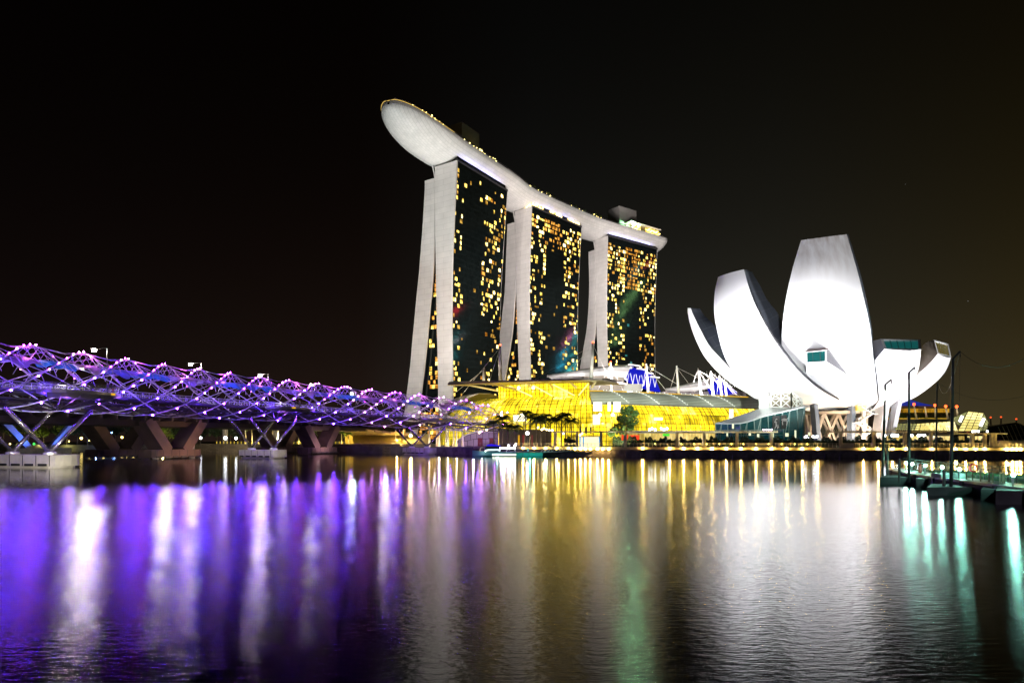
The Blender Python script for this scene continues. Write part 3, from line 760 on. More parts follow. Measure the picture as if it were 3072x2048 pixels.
up(103, 194, 3.2, 103, 212, 16, 2.5e4, (1.0, .78, .55), 120)
up(114, 198, 3.2, 112, 214, 16, 2.0e4, (1.0, .78, .55), 120)
# dark strips added along petal edges, in place of the washed-out grey flanks
dark_strip_m = mat('dark_edge_strip', (0.03, 0.03, 0.036), 0.6, var=0.1)
for E_, r0 in ((B2, 0.42), (B3, 0.36)):
    pts = edge([z5(*q) for q in E_[:-1]], 40)
    MB().tube([p + V(0.2, -0.1, 0.25) for p in pts], [r0 * min(1, (i_ + .3) / 12, (40 - i_) / 16) for i_ in range(40)], 5).build('dark_edge_strip', dark_strip_m, mus, smooth=True)
pts = edge([z5(*q) for q in B1[1:6]], 24); MB().tube([p + V(0.15, -0.2, 0) for p in pts], 0.17, 5).build('dark_edge_strip', dark_strip_m, mus, smooth=True)
# ================================================================== glass-fronted mall
mall = thing('shopping_mall', 'long glass-vaulted shopping mall glowing yellow beside the palms', 'shopping mall', (40, 262, ZQ))
def glass_glow(name, deep, mid, hot, s, su, sv, hotlev=0.62):
    """lit shop interior seen through the glazing: bays and floors of different brightness"""
    m = bpy.data.materials.new(name); o = use(m); e = nd('ShaderNodeEmission'); t = nd('ShaderNodeTexCoord')
    mp = nd('ShaderNodeMapping'); mp.inputs['Scale'].default_value = (su, sv, 1); lk(t.outputs['UV'], mp.inputs[0])
    br = nd('ShaderNodeTexBrick'); lk(mp.outputs[0], br.inputs['Vector']); br.inputs['Scale'].default_value = 1
    br.inputs['Brick Width'].default_value = 1.0; br.inputs['Row Height'].default_value = 1.0; br.inputs['Mortar Size'].default_value = 0.03; br.offset = 0.3
    br.inputs['Color1'].default_value = (0.25, 0.25, 0.25, 1); br.inputs['Color2'].default_value = (0.8, 0.8, 0.8, 1); br.inputs['Mortar'].default_value = (0.3, 0.3, 0.3, 1)
    n = nd('ShaderNodeTexNoise'); n.inputs['Scale'].default_value = 0.09; n.inputs['Detail'].default_value = 3; lk(t.outputs['UV'], n.inputs['Vector'])
    n2 = nd('ShaderNodeTexNoise'); n2.inputs['Scale'].default_value = 0.8; n2.inputs['Detail'].default_value = 4
    mp2 = nd('ShaderNodeMapping'); mp2.inputs['Scale'].default_value = (1.2, 0.25, 1); lk(t.outputs['UV'], mp2.inputs[0]); lk(mp2.outputs[0], n2.inputs['Vector'])
    f = mth('SUBTRACT', mth('ADD', mth('MULTIPLY', br.outputs[0], 0.50), mth('ADD', mth('MULTIPLY', n.outputs[0], 0.62), mth('MULTIPLY', n2.outputs[0], 0.45))), 0.26)
    lk(ramp(f, [(0.36, deep), (0.56, mid), (hotlev, mid), (0.82, hot)]), e.inputs[0]); e.inputs[1].default_value = s
    g = nd('ShaderNodeBsdfGlossy'); g.inputs['Roughness'].default_value = 0.1; g.inputs['Color'].default_value = (0.08, 0.08, 0.08, 1)
    a = nd('ShaderNodeAddShader'); lk(e.outputs[0], a.inputs[0]); lk(g.outputs[0], a.inputs[1]); lk(a.outputs[0], o.inputs[0])
    MATS[name] = m; return m
vault_m = glass_glow('lit_vault_glazing', (0.14, 0.10, 0.002), (0.71, 0.50, 0.013), (1.1, 0.92, 0.30), 2.7, 0.22, 0.22)
upper_m = glass_glow('lit_hall_glazing', (0.36, 0.25, 0.002), (0.75, 0.52, 0.006), (1.15, 0.95, 0.2), 2.4, 0.1, 0.3)
left_m = glass_glow('lit_corner_glazing', (0.12, 0.10, 0.006), (0.50, 0.38, 0.012), (1.0, 0.8, 0.10), 2.4, 0.3, 0.35)
mull = mat('olive_mullion', (0.06, 0.05, 0.01), 0.5, var=0.1)
def px2(x, d): return Vector((PX(x, d), d, 0))
MP = Curve([px2(1316, 322), px2(1334, 300), px2(1375, 281), px2(1440, 268), px2(1550, 259), px2(1670, 254), px2(1760, 251), px2(1840, 252), px2(1920, 256), px2(2050, 267), px2(2200, 280), px2(2330, 292)], 500)
PROF = [(0, 2.5), (0.1, 6), (0.5, 10), (1.4, 13.5), (3.0, 16.6), (5.4, 19.4), (8.6, 21.6), (12.5, 23.2)]
def mpt(s, inset, z):
    c = MP.at(s); t_ = MP.tan(s); n_ = Vector((-t_.y, t_.x, 0)); q = c + n_ * inset; return Vector((q.x, q.y, z))
sR = MP.s_of_px(1800); sL = MP.s_of_px(1440)
prof_d = cat([Vector((a, 0, z)) for a, z in PROF], 15)
def vault(s0, s1, m, nm, plim=15, rib=2.6):
    n_ = max(2, int((s1 - s0) / rib)); S = [s0 + (s1 - s0) * i / n_ for i in range(n_ + 1)]
    b = MB(); b.grid([[mpt(s, p.x, p.z) for p in prof_d[:plim]] for s in S], [[(s, j * 1.9) for j in range(plim)] for s in S])
    o = b.build(nm, m, mall)
    g = MB()
    for s in S: g.tube([mpt(s, p.x - .15, p.z) for p in prof_d[:plim]], 0.12, 4, False)
    for p in prof_d[1:plim]: g.tube([mpt(s, p.x - .15, p.z) for s in S], 0.07, 4, False)
    g.build('mullion_grid', mull, o)
    return o
vault(0.5, sL, left_m, 'corner_glazing'); vault(sL, sR, vault_m, 'vault_glazing'); vault(sR, MP.len - .5, vault_m, 'wing_glazing', plim=12)
# upper hall under the great canopy
sA, sB = MP.s_of_px(1438), MP.s_of_px(1782)
S = [sA + (sB - sA) * i / 24 for i in range(25)]
b = MB(); b.grid([[mpt(s, 12.3, 23.1), mpt(s, 12.3, 25.8), mpt(s, 12.3, 28.6)] for s in S], [[(s, 0), (s, 3), (s, 6)] for s in S]); uh = b.build('hall_glazing', upper_m, mall)
g = MB()
for s in S: g.tube([mpt(s, 12.1, 23.1), mpt(s, 12.1, 28.6)], 0.1, 4, False)
for z in (24.5, 26.0, 27.4): g.tube([mpt(s, 12.1, z) for s in S], 0.07, 4, False)
g.build('mullion_grid', mull, uh)
b = MB(); a_, c_ = mpt(sA, 12.3, 23), mpt(sA, 34, 23); b.quad(a_, c_, c_ + V(0, 0, 5.6), a_ + V(0, 0, 5.6)); a_, c_ = mpt(sB, 12.3, 23), mpt(sB, 34, 23); b.quad(a_, c_, c_ + V(0, 0, 5.6), a_ + V(0, 0, 5.6))
b.build('hall_end_wall', mat('bronze_wall', (0.10, 0.07, 0.04), .6), mall)
# canopy blade
cano2 = mat('canopy_soffit', (0.55, 0.48, 0.30), 0.6, var=0.06)
top = [P(1343, 1148, 262), P(1400, 1144, 258), P(1480, 1140.5, 255.5), P(1580, 1137.5, 253), P(1680, 1135, 250.5), P(1760, 1133.5, 248.5), P(1806, 1133, 248.5)]
T_ = cat(top, 26); rows_ = []; rows2 = []
for i, p in enumerate(T_):
    f = i / 25; dpt = 4 + 30 * math.sin(min(1, f * 1.6) * math.pi / 2)
    back = Vector((0.45, 0.9, 0)) * dpt
    rows_.append([p, p + back * .3 + V(0, 0, .7), p + back * .7 + V(0, 0, 1.0), p + back + V(0, 0, .8)])
    rows2.append([q + V(0, 0.15, -0.75) for q in rows_[-1]])
b = MB(); b.grid(rows_); b.grid([[r[0], r2_[0]] for r, r2_ in zip(rows_, rows2)]); b.quad(*[rows_[-1][0], rows_[-1][3], rows2[-1][3], rows2[-1][0]])
b.build('canopy_roof', mat('brown_canopy_edge', (0.12, 0.09, 0.085), .5), mall, smooth=True)
b = MB(); b.grid(rows2, flip=True); b.build('canopy_soffit', cano2, mall, smooth=True)
b = MB()
for px in (1420, 1498, 1566, 1632, 1702, 1784):
    s = MP.s_of_px(px + 10); i = min(25, max(0, round((px - 60 * (px < 1560) - 20 - 1343) / (1806 - 1343) * 25)))
    b.tube([mpt(s, 12.0, 26.6), mpt(s, 8, 28.0).lerp(rows2[i][1], .5), rows2[i][0]], [0.5, .42, .2], 6)
b.build('canopy_bracket', mat('pale_bracket', (0.8, 0.7, 0.4), .5), mall)
b = MB()
for sx_, ex in ((0.15, 0.42), (0.42, 0.62), (0.62, 0.80), (0.98, 0.84)):
    p0, p1 = mpt(sA + (sB - sA) * sx_, 13.0, 28.2), mpt(sA + (sB - sA) * ex, 11.9, 23.4); b.bar(p0 + V(0, -1.1, 0), p1 + V(0, -.2, 0), .55, .5)
b.build('hall_truss', glow('lit_truss', (1.0, 0.86, 0.30), 1.5), mall)
b = MB()
for px in (1556, 1600): b.ball(P(px, 1162, 262), 0.55, 8, 5)
b.build('hall_lamp', glow('hall_lamp', (1, .95, .8), 12), mall)
# louvred roof of the long wing
def louv(name, c1, c2, period):
    m = bpy.data.materials.new(name); o = use(m); bb = nd('ShaderNodeBsdfPrincipled'); t = nd('ShaderNodeTexCoord'); s_ = nd('ShaderNodeSeparateXYZ'); lk(t.outputs['UV'], s_.inputs[0])
    f = mth('FRACT', mth('DIVIDE', s_.outputs[1], period)); lk(ramp(f, [(0.25, c1), (0.45, c2), (0.8, c2), (0.95, c1)]), bb.inputs['Base Color'])
    bb.inputs['Roughness'].default_value = .45; lk(bb.outputs[0], o.inputs[0]); return m
louvre = louv('louvred_roof', (0.28, 0.29, 0.24), (0.66, 0.68, 0.60), 0.9)
S = [sR - 3 + (MP.len - sR + 2) * i / 60 for i in range(61)]
RP = [(2.6, 19.6), (4.2, 21.2), (6.2, 22.9), (8.6, 24.2), (11.5, 25.0), (16, 25.4)]
b = MB(); b.grid([[mpt(s, a, z) for a, z in RP] for s in S], [[(s, j * 2.1) for j in range(6)] for s in S]); b.grid([[mpt(s, a + .3, z - .5) for a, z in RP] for s in S])
b.build('wing_roof', louvre, mall, smooth=True)
b = MB(); b.tube([mpt(s, 16, 25.6) for s in S], .22, 4); b.build('ridge_gutter', glow('amber_ridge_light', (1.0, 0.62, 0.03), 1.0), mall)
rd = glow('rib_dot', (0.9, 1.0, 0.85), 1.6)
for px in (1895, 1990, 2073, 2150, 2215):
    s = MP.s_of_px(px); q = MB(); q.tube([mpt(s - 6 * j / 5, RP[j][0] - .2, RP[j][1] + .25) for j in range(6)], .16, 4); ro = q.build('roof_rib', paint_white, mall)
    dts = MB()
    for j in range(11):
        t_ = j / 10 * 4.99; k_ = int(t_); f = t_ - k_
        dts.ball(mpt(s - 6 * t_ / 5, RP[k_][0] + (RP[k_ + 1][0] - RP[k_][0]) * f - .35, RP[k_][1] + (RP[k_ + 1][1] - RP[k_][1]) * f + .45), .2, 5, 3)
    dts.build('rib_lamp', rd, ro)
# pale barrel roof over the far corner
b = MB(); rows_ = []
for i in range(16):
    f = i / 15; x = 1318 + 122 * f; dd = 318 - 42 * f
    yt = 1222 - 44 * math.sin(f * math.pi / 2) ** 0.8
    p = P(x, yt, dd); rows_.append([p + V(0, 0, -6 * (1 - f)), p, p + V(4, 9, .6), p + V(9, 18, -.5)])
b.grid(rows_); b.build('barrel_roof', mat('pale_barrel_roof', (0.5, 0.46, 0.38), .5, var=.08), mall, smooth=True)
# shop fronts at promenade level and dark rear block
shop = glass_glow('shopfront_glow', (0.3, 0.20, 0.03), (0.9, 0.66, 0.18), (1.5, 1.2, 0.6), 1.0, 0.3, 0.4, 0.55)
b = MB(); b.grid([[Vector((PX(x, d), d, 2.6)), Vector((PX(x, d), d, 7.4))] for x, d in ((1860, 232), (2000, 236), (2150, 241), (2260, 244))], [[(i * 20, 0), (i * 20, 5)] for i in range(4)])
b.build('shopfront', shop, mall)
b = MB(); b.prism([(PX(1855, 228), 228), (PX(2265, 240), 240), (PX(2265, 250), 250), (PX(1855, 240), 240)], 7.4, 8.2); b.build('shopfront_canopy', paint_white, mall)
red_ = glow('red_shop_panel', (1.0, 0.07, 0.02), 1.0)
MB().box(PX(1865, 227), 227, 2.7, PX(1885, 227), 227.2, 6.8).build('shop_panel', red_, mall); MB().box(PX(1890, 227), 227, 3.0, PX(1918, 227), 227.2, 6.6).build('shop_panel', red_, mall)
MB().box(PX(1990, 226), 226.6, 6.2, PX(2010, 226), 226.8, 7.1).build('shop_panel', glow('green_shop_panel', (.1, .9, .05), 1.0), mall)
# white shop boards inside the glazing
wl = glow('white_shop_board', (1.0, 0.93, 0.70), 2.4)
for x0, x1, y0, y1, dd in ((1780, 1806, 1205, 1232, 249), (1823, 1832, 1205, 1232, 250), (1840, 1862, 1204, 1234, 250.5), (1779, 1800, 1242, 1272, 247.5), (1962, 1988, 1251, 1259, 256), (1540, 1580, 1244, 1262, 256), (2188, 2200, 1226, 1252, 275)):
    a_, c_ = P(x0, y1, dd), P(x1, y0, dd); MB().box(a_.x, dd, a_.z, c_.x, dd + .15, c_.z).build('lit_board', wl, mall)
for px in (1504, 1566, 1800, 1838): MB().ball(P(px, 1243, 246), .55, 8, 5).build('shop_lamp', glow('shop_lamp_%d' % px, (1, .9, .7), 18), mall)
# light on the upper roofs, three fill spots added out at the jetty
for tx, ty in ((44, 262), (74, 272), (104, 286)): spot((39.2, 66.5, 9.3), (tx, ty, 25), 2.2e6, (0.9, 1.0, 0.84), 13, 1.0)
spot((-22, 255, 9), (-20, 296, 22), 9e4, (1, .9, .7), 80)
# ------------------------------------------------------------------ theatre roofs
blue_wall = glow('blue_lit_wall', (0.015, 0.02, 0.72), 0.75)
def theatre(label, d, pts_top, pts_low, bl, steps, wall=None):
    rt = thing('theatre', label, 'theatre', (PX(pts_top[0][0], d), d, ZQ))
    n = 18; Tp = cat([P(x, y, d) for x, y in pts_top], n); Lp = cat([P(x, y, d - 12) for x, y in pts_low], n)
    b = MB(); rows_ = []
    for a, c in zip(Tp, Lp): rows_.append([c, c.lerp(a, .5) + V(0, -2.0, .8), a, a + V(4, 14, -.6), a + V(8, 28, -4)])
    b.grid(rows_, [[(i, j * 2.2) for j in range(5)] for i in range(n)]); b.build('shell_roof', louv('shell_louvre_%d' % d, (0.55, .52, .52), (0.85, .82, .82), 1.6), rt, smooth=True)
    q = MB(); P0 = [P(x, y, d + 1) for x, y in bl]; q.poly(P0); q.poly([p + V(3, 10, 0) for p in P0][::-1])
    for i in range(len(P0)): j = (i + 1) % len(P0); q.quad(P0[i], P0[j], P0[j] + V(3, 10, 0), P0[i] + V(3, 10, 0))
    q.build('blue_wall', blue_wall, rt)
    for x0, y0, x1, y1 in steps:
        q = MB(); q.bar(P(x0, y0, d - 1.5), P(x1, y1, d - 1.5), 3.0, .55); q.build('roof_fin', paint_white, rt)
    q = MB(); xs = [p[0] for p in bl]; lo, hi = min(xs), max(xs)
    for i in range(7):
        x = lo + (hi - lo) * (i + .3) / 7.5; q.tube([P(x, 1112 + i * 3, d - .4), P(x + 7, 1148 + i * 2, d - .4)], .12, 4); q.tube([P(x + 7, 1148 + i * 2, d - .4), P(x + 12, 1116 + i * 3, d - .4)], .12, 4)
    q.build('brace', paint_white, rt)
    return rt
th = theatre('theatre with ribbed white shell roof over a bright blue wall', 335,
        [(1640, 1127), (1700, 1115), (1770, 1103), (1840, 1095), (1896, 1091)], [(1640, 1131), (1700, 1129), (1760, 1127), (1820, 1126), (1878, 1132)],
        [(1853, 1120), (1868, 1112), (1893, 1100), (1930, 1108), (1962, 1128), (1978, 1170), (1945, 1168), (1876, 1140)],
        [(1885, 1092, 1920, 1097), (1868, 1101, 1896, 1103), (1858, 1108, 1884, 1109), (1855, 1114, 1876, 1116), (1854, 1120, 1872, 1122), (1868, 1132, 1880, 1137), (1910, 1104, 1938, 1108), (1938, 1116, 1958, 1120), (1950, 1128, 1978, 1132)])
q = MB(); a_, c_ = P(1752, 1176, 330), P(1872, 1127, 330); q.box(a_.x, 330, ZQ - .3, c_.x, 352, c_.z); q.build('brown_wall', panel_mat('brown_panels', (0.07, .055, .045), (0.06, .05, .04), (0.12, .1, .08), 3, 2, .1), th)
q = MB(); a_, c_ = P(1872, 1176, 331), P(1925, 1150, 331); q.box(a_.x, 331, ZQ - .3, c_.x, 352, c_.z); q.build('pale_wall', panel_mat('pale_panels', (0.42, .44, .36), (0.40, .42, .34), (0.2, .2, .18), 3, 2, .1), th)
th2 = theatre('smaller blue-walled theatre half hidden behind the slim museum petal', 410,
        [(1995, 1166), (2040, 1155), (2085, 1144), (2120, 1136), (2150, 1132)], [(1998, 1170), (2040, 1172), (2080, 1172), (2110, 1168), (2126, 1164)],
        [(2116, 1140), (2150, 1133), (2185, 1150), (2212, 1178), (2180, 1182), (2128, 1180)],
        [(2112, 1142, 2134, 1139), (2112, 1150, 2130, 1147), (2112, 1158, 2126, 1156), (2150, 1140, 2164, 1138), (2172, 1150, 2182, 1148), (2188, 1160, 2196, 1158)])
q = MB(); a_, c_ = P(1990, 1190, 412), P(2240, 1172, 412); q.box(a_.x, 413, ZQ - .3, c_.x, 440, c_.z); q.build('dark_wall', concrete_dark, th2)
spot((48, 262, 30), (50, 335, 40), 4.0e5, (1, .93, .93), 80); spot((95, 300, 30), (120, 405, 38), 8e5, (1, .93, .95), 70); spot((30, 300, 31), (35, 332, 38), 6e4, (1, .93, .93), 110)
# ------------------------------------------------------------------ cable masts on the mall roof
redl = glow('mast_red_lamp', (1.0, 0.06, 0.02), 14)
masts = [(1452, 1102, 1451, 1138, 275, 'short', [(1330, 1205), (1400, 1150), (1470, 1138)]), (1500, 1036, 1501, 1136, 278, 'tall', [(1380, 1190), (1470, 1138), (1530, 1138)]),
         (1779, 1028, 1773, 1132, 276, 'tall', [(1600, 1140), (1690, 1134), (1830, 1140)]), (1832, 1088, 1835, 1172, 285, 'plain', [(1793, 1170), (1838, 1172), (1870, 1172)]),
         (1939, 1090, 1945, 1173, 296, 'plain', [(2030, 1150), (1925, 1172), (2000, 1172)]), (2030, 1096, 2036, 1174, 306, 'plain', [(2010, 1168), (2110, 1140), (2085, 1175)]),
         (2094, 1103, 2103, 1178, 316, 'plain', [(2080, 1145), (2160, 1150), (2140, 1178)]), (2132, 1112, 2140, 1181, 326, 'plain', [(2120, 1150), (2190, 1160), (2170, 1182)]),
         (2159, 1125, 2165, 1183, 335, 'plain', [(2150, 1180), (2200, 1180), (2210, 1185)]), (2173, 1137, 2180, 1185, 344, 'plain', [(2160, 1182), (2215, 1186), (2225, 1188)])]
desc = ['short cream mast on the mall canopy beside the first hotel tower', 'tall cream mast in front of the middle hotel tower', 'tall cream mast at the museum end of the great canopy, red lamp on top',
        'cream mast in front of the ribbed white theatre roof, red lamp on top', 'cream mast in front of the blue theatre wall', 'cream mast standing alone between the two theatre roofs',
        'cream mast before the smaller theatre roof', 'cream mast where the smaller white roof meets its blue wall', 'cream mast in front of the smaller blue wall', 'last cream mast before the slim museum petal']
for (x0, y0, x1, y1, dd, kd, cab), lb in zip(masts, desc):
    b0, t0 = P(x1, y1 + 6, dd), P(x0, y0, dd)
    r = thing('cable_mast', lb, 'mast', b0, 'cable masts on the mall roof')
    w = 0.85 if kd == 'tall' else 0.65
    MB().tube([b0, b0.lerp(t0, .5), t0], [w, w * .9, w * .5], 8).build('pole', mast_paint, r, smooth=True)
    for cx, cy_ in cab:
        MB().tube([t0 + V(0, 0, -.8), P(cx, cy_, dd + 2)], 0.065, 4).build('cable', mast_paint, r)
    if kd != 'plain' and kd != 'short' or dd == 285: MB().ball(t0 + V(0, 0, .4), .42, 6, 4).build('red_lamp', redl, r)
    spot(b0 + V(-3, -9, 1), b0.lerp(t0, .6), 1500 if kd == 'tall' else 700, (1, .9, .82), 70)
# ================================================================== helix footbridge
br_ = thing('footbridge', 'double-helix steel footbridge strung with violet lamps, curving to the far quay', 'footbridge', (-65, 165, 0))
BC = Curve([(-87, 48, 0), (-85.5, 78, 0), (-82, 108, 0), (-65, 165, 0), (-31, 211, 0), (0, 236, 0)], 700)
BL = BC.len
def s_near(pt):
    pt = Vector((pt[0], pt[1], 0)); i = min(range(BC.n), key=lambda i: (BC.p[i] - pt).length); return BL * i / (BC.n - 1)
SP = [s_near(p) for p in ((-82, 108), (-65, 165), (-31, 211))]
KD = [(0, 12.6), (SP[0], 13.0), (SP[1], 13.3), (SP[2], 12.1), (BL, 10.1)]
def deck_z(s):
    for (a, za), (b, zb) in zip(KD, KD[1:]):
        if a <= s <= b:
            t_ = (s - a) / (b - a); return za + (zb - za) * t_
    return KD[-1][1]
def bpt(s, lat, z):
    c = BC.at(s); t_ = BC.tan(s); return Vector((c.x + t_.y * lat, c.y - t_.x * lat, z))
RO, RI, PITCH, NO, NI = 5.6, 4.2, 58.5, 6, 5
PH = math.pi / 2 - 2 * math.pi * BC.s_of_px(787) / PITCH
def fade(s): return 1.0 if s < BL - 26 else max(0.12, math.cos((s - (BL - 26)) / 26 * math.pi / 2)) ** 0.6
def op(s, k_, dth=0):
    th = 2 * math.pi * (s / PITCH + k_ / NO) + PH + dth; r = RO * (1 if s < BL - 26 else .35 + .65 * fade(s)); zc = deck_z(s) + 2.1 - (0 if s < BL - 26 else 1.5 * (1 - fade(s)))
    return bpt(s, RO * math.cos(th), zc + r * math.sin(th)), th
def ipt(s, th): 
    f = fade(s); return bpt(s, RI * math.cos(th), deck_z(s) + 1.1 + RI * (.3 + .7 * f) * math.sin(th))
def ip(s, k_): return ipt(s, -2 * math.pi * (s / PITCH + k_ / NI) + 0.6)
violet = glow('violet_lamp', (0.24, 0.02, 1.0), 230); violet_b = glow('blue_violet_lamp', (0.085, 0.018, 1.0), 800); pinkw = glow('white_pink_lamp', (0.85, 0.26, 1.0), 70)
st0 = 18.0
for k_ in range(NO):
    MB().tube([op(st0 + (BL - st0) * i / 150, k_)[0] for i in range(151)], 0.13, 6).build('outer_helix_tube', steel, br_, smooth=True)
for k_ in range(NI):
    MB().tube([ip(st0 + (BL - st0) * i / 150, k_) for i in range(151)], 0.10, 6).build('inner_helix_tube', steel, br_, smooth=True)
# struts and tie rods
upr, low, tie = MB(), MB(), MB()
for k_ in range(NO):
    s = st0
    while s < BL - 4:
        p, th = op(s, k_); sn = math.sin(th)
        if sn > -0.05:
            for ds in (-1.9, 1.9): upr.tube([p, ipt(min(BL, s + ds), th)], 0.06, 4, False)
            if 0.1 < sn < 0.72 and math.cos(th) < 0.75:
                q, th2 = op(min(BL, s + 5.2), k_ - 1); upr.tube([p, q], 0.055, 4, False)
        elif sn < -0.25:
            for ds in (-1.9, 1.9): low.tube([p, ipt(min(BL, s + ds), th)], 0.09, 4, False)
        s += 2.45
    s = st0 + 1
    while s < BL - 12:
        p, th = op(s, k_)
        if math.sin(th) > 0.55:
            q, t2 = op(s + 6, k_ + 0); tie.tube([p, ipt(min(BL, s + 4.5), th - .5)], 0.05, 4, False)
        s += 3.1
s = st0
while s < BL - 8:                      # rods from crest to crest
    for k_ in range(NO):
        p, th = op(s, k_)
        if abs((th - math.pi / 2 + math.pi) % (2 * math.pi) - math.pi) < 0.12:
            q, t2 = op(min(BL, s + PITCH / NO), k_ - 1)
            mid = p.lerp(q, .5) + V(0, 0, -0.5); tie.tube([p, mid, q], 0.06, 4, False)
    s += 1.2
upr.build('upper_strut', steel, br_); low.build('lower_strut', steel_dark, br_); tie.build('tie_rod', steel, br_)
brc = MB()
for k_ in range(NO):
    s = st0
    while s < BL - 14:
        p, th = op(s, k_)
        if -0.3 < math.sin(th) < 0.7:
            q, t2 = op(s + 4.3, k_ - 1) if int(s / 3.6) % 2 else op(s - 0.6 if s > 1 else s, k_ - 1)
            if -0.3 < math.sin(t2) < 0.75: brc.tube([p, q], 0.04, 3, False)
        s += 3.6
brc.build('cross_brace', steel, br_)
# deck, balustrade, service pipes
NS = 120; SS = [st0 + (BL - st0) * i / NS for i in range(NS + 1)]
d_ = MB()
for lat0, lat1, za, zb in ((-3.1, 3.1, -0.12, -0.12), (3.1, 3.1, -0.12, -0.62), (3.1, -3.1, -0.62, -0.62), (-3.1, -3.1, -0.62, -0.12)):
    d_.grid([[bpt(s, lat0, deck_z(s) + za), bpt(s, lat1, deck_z(s) + zb)] for s in SS])
d_.build('deck', mat('deck_boards', (0.10, 0.09, 0.09), .7, var=.2), br_)
kb = MB()
for lat in (-3.2, 3.2): kb.tube([bpt(s, lat, deck_z(s) - .38) for s in SS], .3, 4)
for lat, z in ((2.2, -1.5), (-1.0, -1.7), (.8, -2.3), (-2.6, -1.3)): kb.tube([bpt(s, lat, deck_z(s) + z) for s in SS], .17, 6)
for i in range(0, NS, 2):
    s = SS[i]; kb.tube([bpt(s, -3.1, deck_z(s) - .6), bpt(s, -1.2, deck_z(s) - 2.6), bpt(s, 1.2, deck_z(s) - 2.6), bpt(s, 3.1, deck_z(s) - .6)], .10, 4)
kb.build('underdeck_truss', steel_dark, br_)
glass_rail = glassm('frosted_balustrade', (0.78, 0.80, 0.80), 0.2, .3)
rs, pp = MB(), MB()
for lat in (-3.0, 3.0):
    rs.grid([[bpt(s, lat, deck_z(s) - .05), bpt(s, lat, deck_z(s) + 1.05)] for s in SS]); pp.tube([bpt(s, lat, deck_z(s) + 1.15) for s in SS], .05, 4)
    for s in SS: pp.tube([bpt(s, lat, deck_z(s) - .1), bpt(s, lat, deck_z(s) + 1.15)], .045, 4)
rs.build('balustrade', glass_rail, br_); pp.build('handrail', steel, br_)
# shade canopy panels along the inner helix
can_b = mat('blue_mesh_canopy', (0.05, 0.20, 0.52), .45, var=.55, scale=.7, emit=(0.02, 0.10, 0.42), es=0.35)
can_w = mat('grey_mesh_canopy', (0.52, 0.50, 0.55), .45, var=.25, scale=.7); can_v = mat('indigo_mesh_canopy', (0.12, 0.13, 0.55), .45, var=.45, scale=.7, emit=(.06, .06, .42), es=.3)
rc = random.Random(11); s = st0 + 6; i = 0
seq = 'bwbvwbwvbwwbvbwwvbwwbvwbbwwvbw'
while s < BL - 20:
    ln = rc.uniform(4.2, 7.4); rows_ = []
    for q in range(9):
        sq = s + ln * q / 8; w0 = 34 + 30 * abs(q / 8 - .5) + 8 * math.sin(i * 2.1 + q); w1 = 104 + 26 * math.sin(q / 8 * math.pi)
        rows_.append([ipt(sq, R(w0 + (w1 - w0) * j / 9)) + V(0, 0, .15) for j in range(10)])
    b = MB(); b.grid(rows_); b.grid([[p + V(0, 0, .08) for p in r] for r in rows_])
    b.build('canopy_panel', {'b': can_b, 'w': can_w, 'v': can_v}[seq[i % len(seq)]], br_, smooth=True)
    s += ln + rc.uniform(0.6, 2.4); i += 1
# small lamps strung along the outer tubes
leds = []
for k_ in range(NO):
    s = st0 + 2
    while s < BL - 3:
        p, th = op(s, k_); c = math.cos(th); sn = math.sin(th)
        side = (c > 0.05 and sn > -0.95) or (c <= 0.05 and sn > 0.2 and rc.random() < .22)
        if side:
            out_ = (p - bpt(s, 0, deck_z(s) + 2.1)).normalized()
            leds.append((p + out_ * .26, s, sn, rc.random()))
        s += (2.15 if sn > -0.35 else 4.3) * (1.0 if BL - s > 45 else 1.7)
leds.sort(key=lambda e: e[0].y)
rest = {}
for i, (p, s, sn, r_) in enumerate(leds):
    m = violet_b if sn < 0.15 else (violet if r_ < .62 else (pinkw if r_ < .85 else violet_b))
    if BL - s < 70 and r_ > .4: m = pinkw
    if i < 100: MB().ball(p, .125, 7, 5).build('lamp', m, br_)
    else: rest.setdefault(m.name, (MB(), m))[0].ball(p, .125 + .00035 * (p.y - 120), 6, 4)
for mb, m in rest.values(): mb.build('lamp', m, br_, kind='stuff')
# walkway lights, plus violet fill lamps added overhead to tint the crest tubes
for i in range(15):
    s = 34 + i * (BL - 50) / 14
    lamp(bpt(s, 1.0, deck_z(s) + 3.0), 620 if i % 3 else 420, (0.22, 0.09, 1.0) if i % 3 else (1.0, .82, .84), .4); lamp(bpt(s + 2, 0, deck_z(s) + 6.6), 380, (0.92, .16, 1.0), .4)
    lamp(bpt(s + 4, 5.6, deck_z(s) - 2.2), 240, (0.5, .16, 1.0), .4)
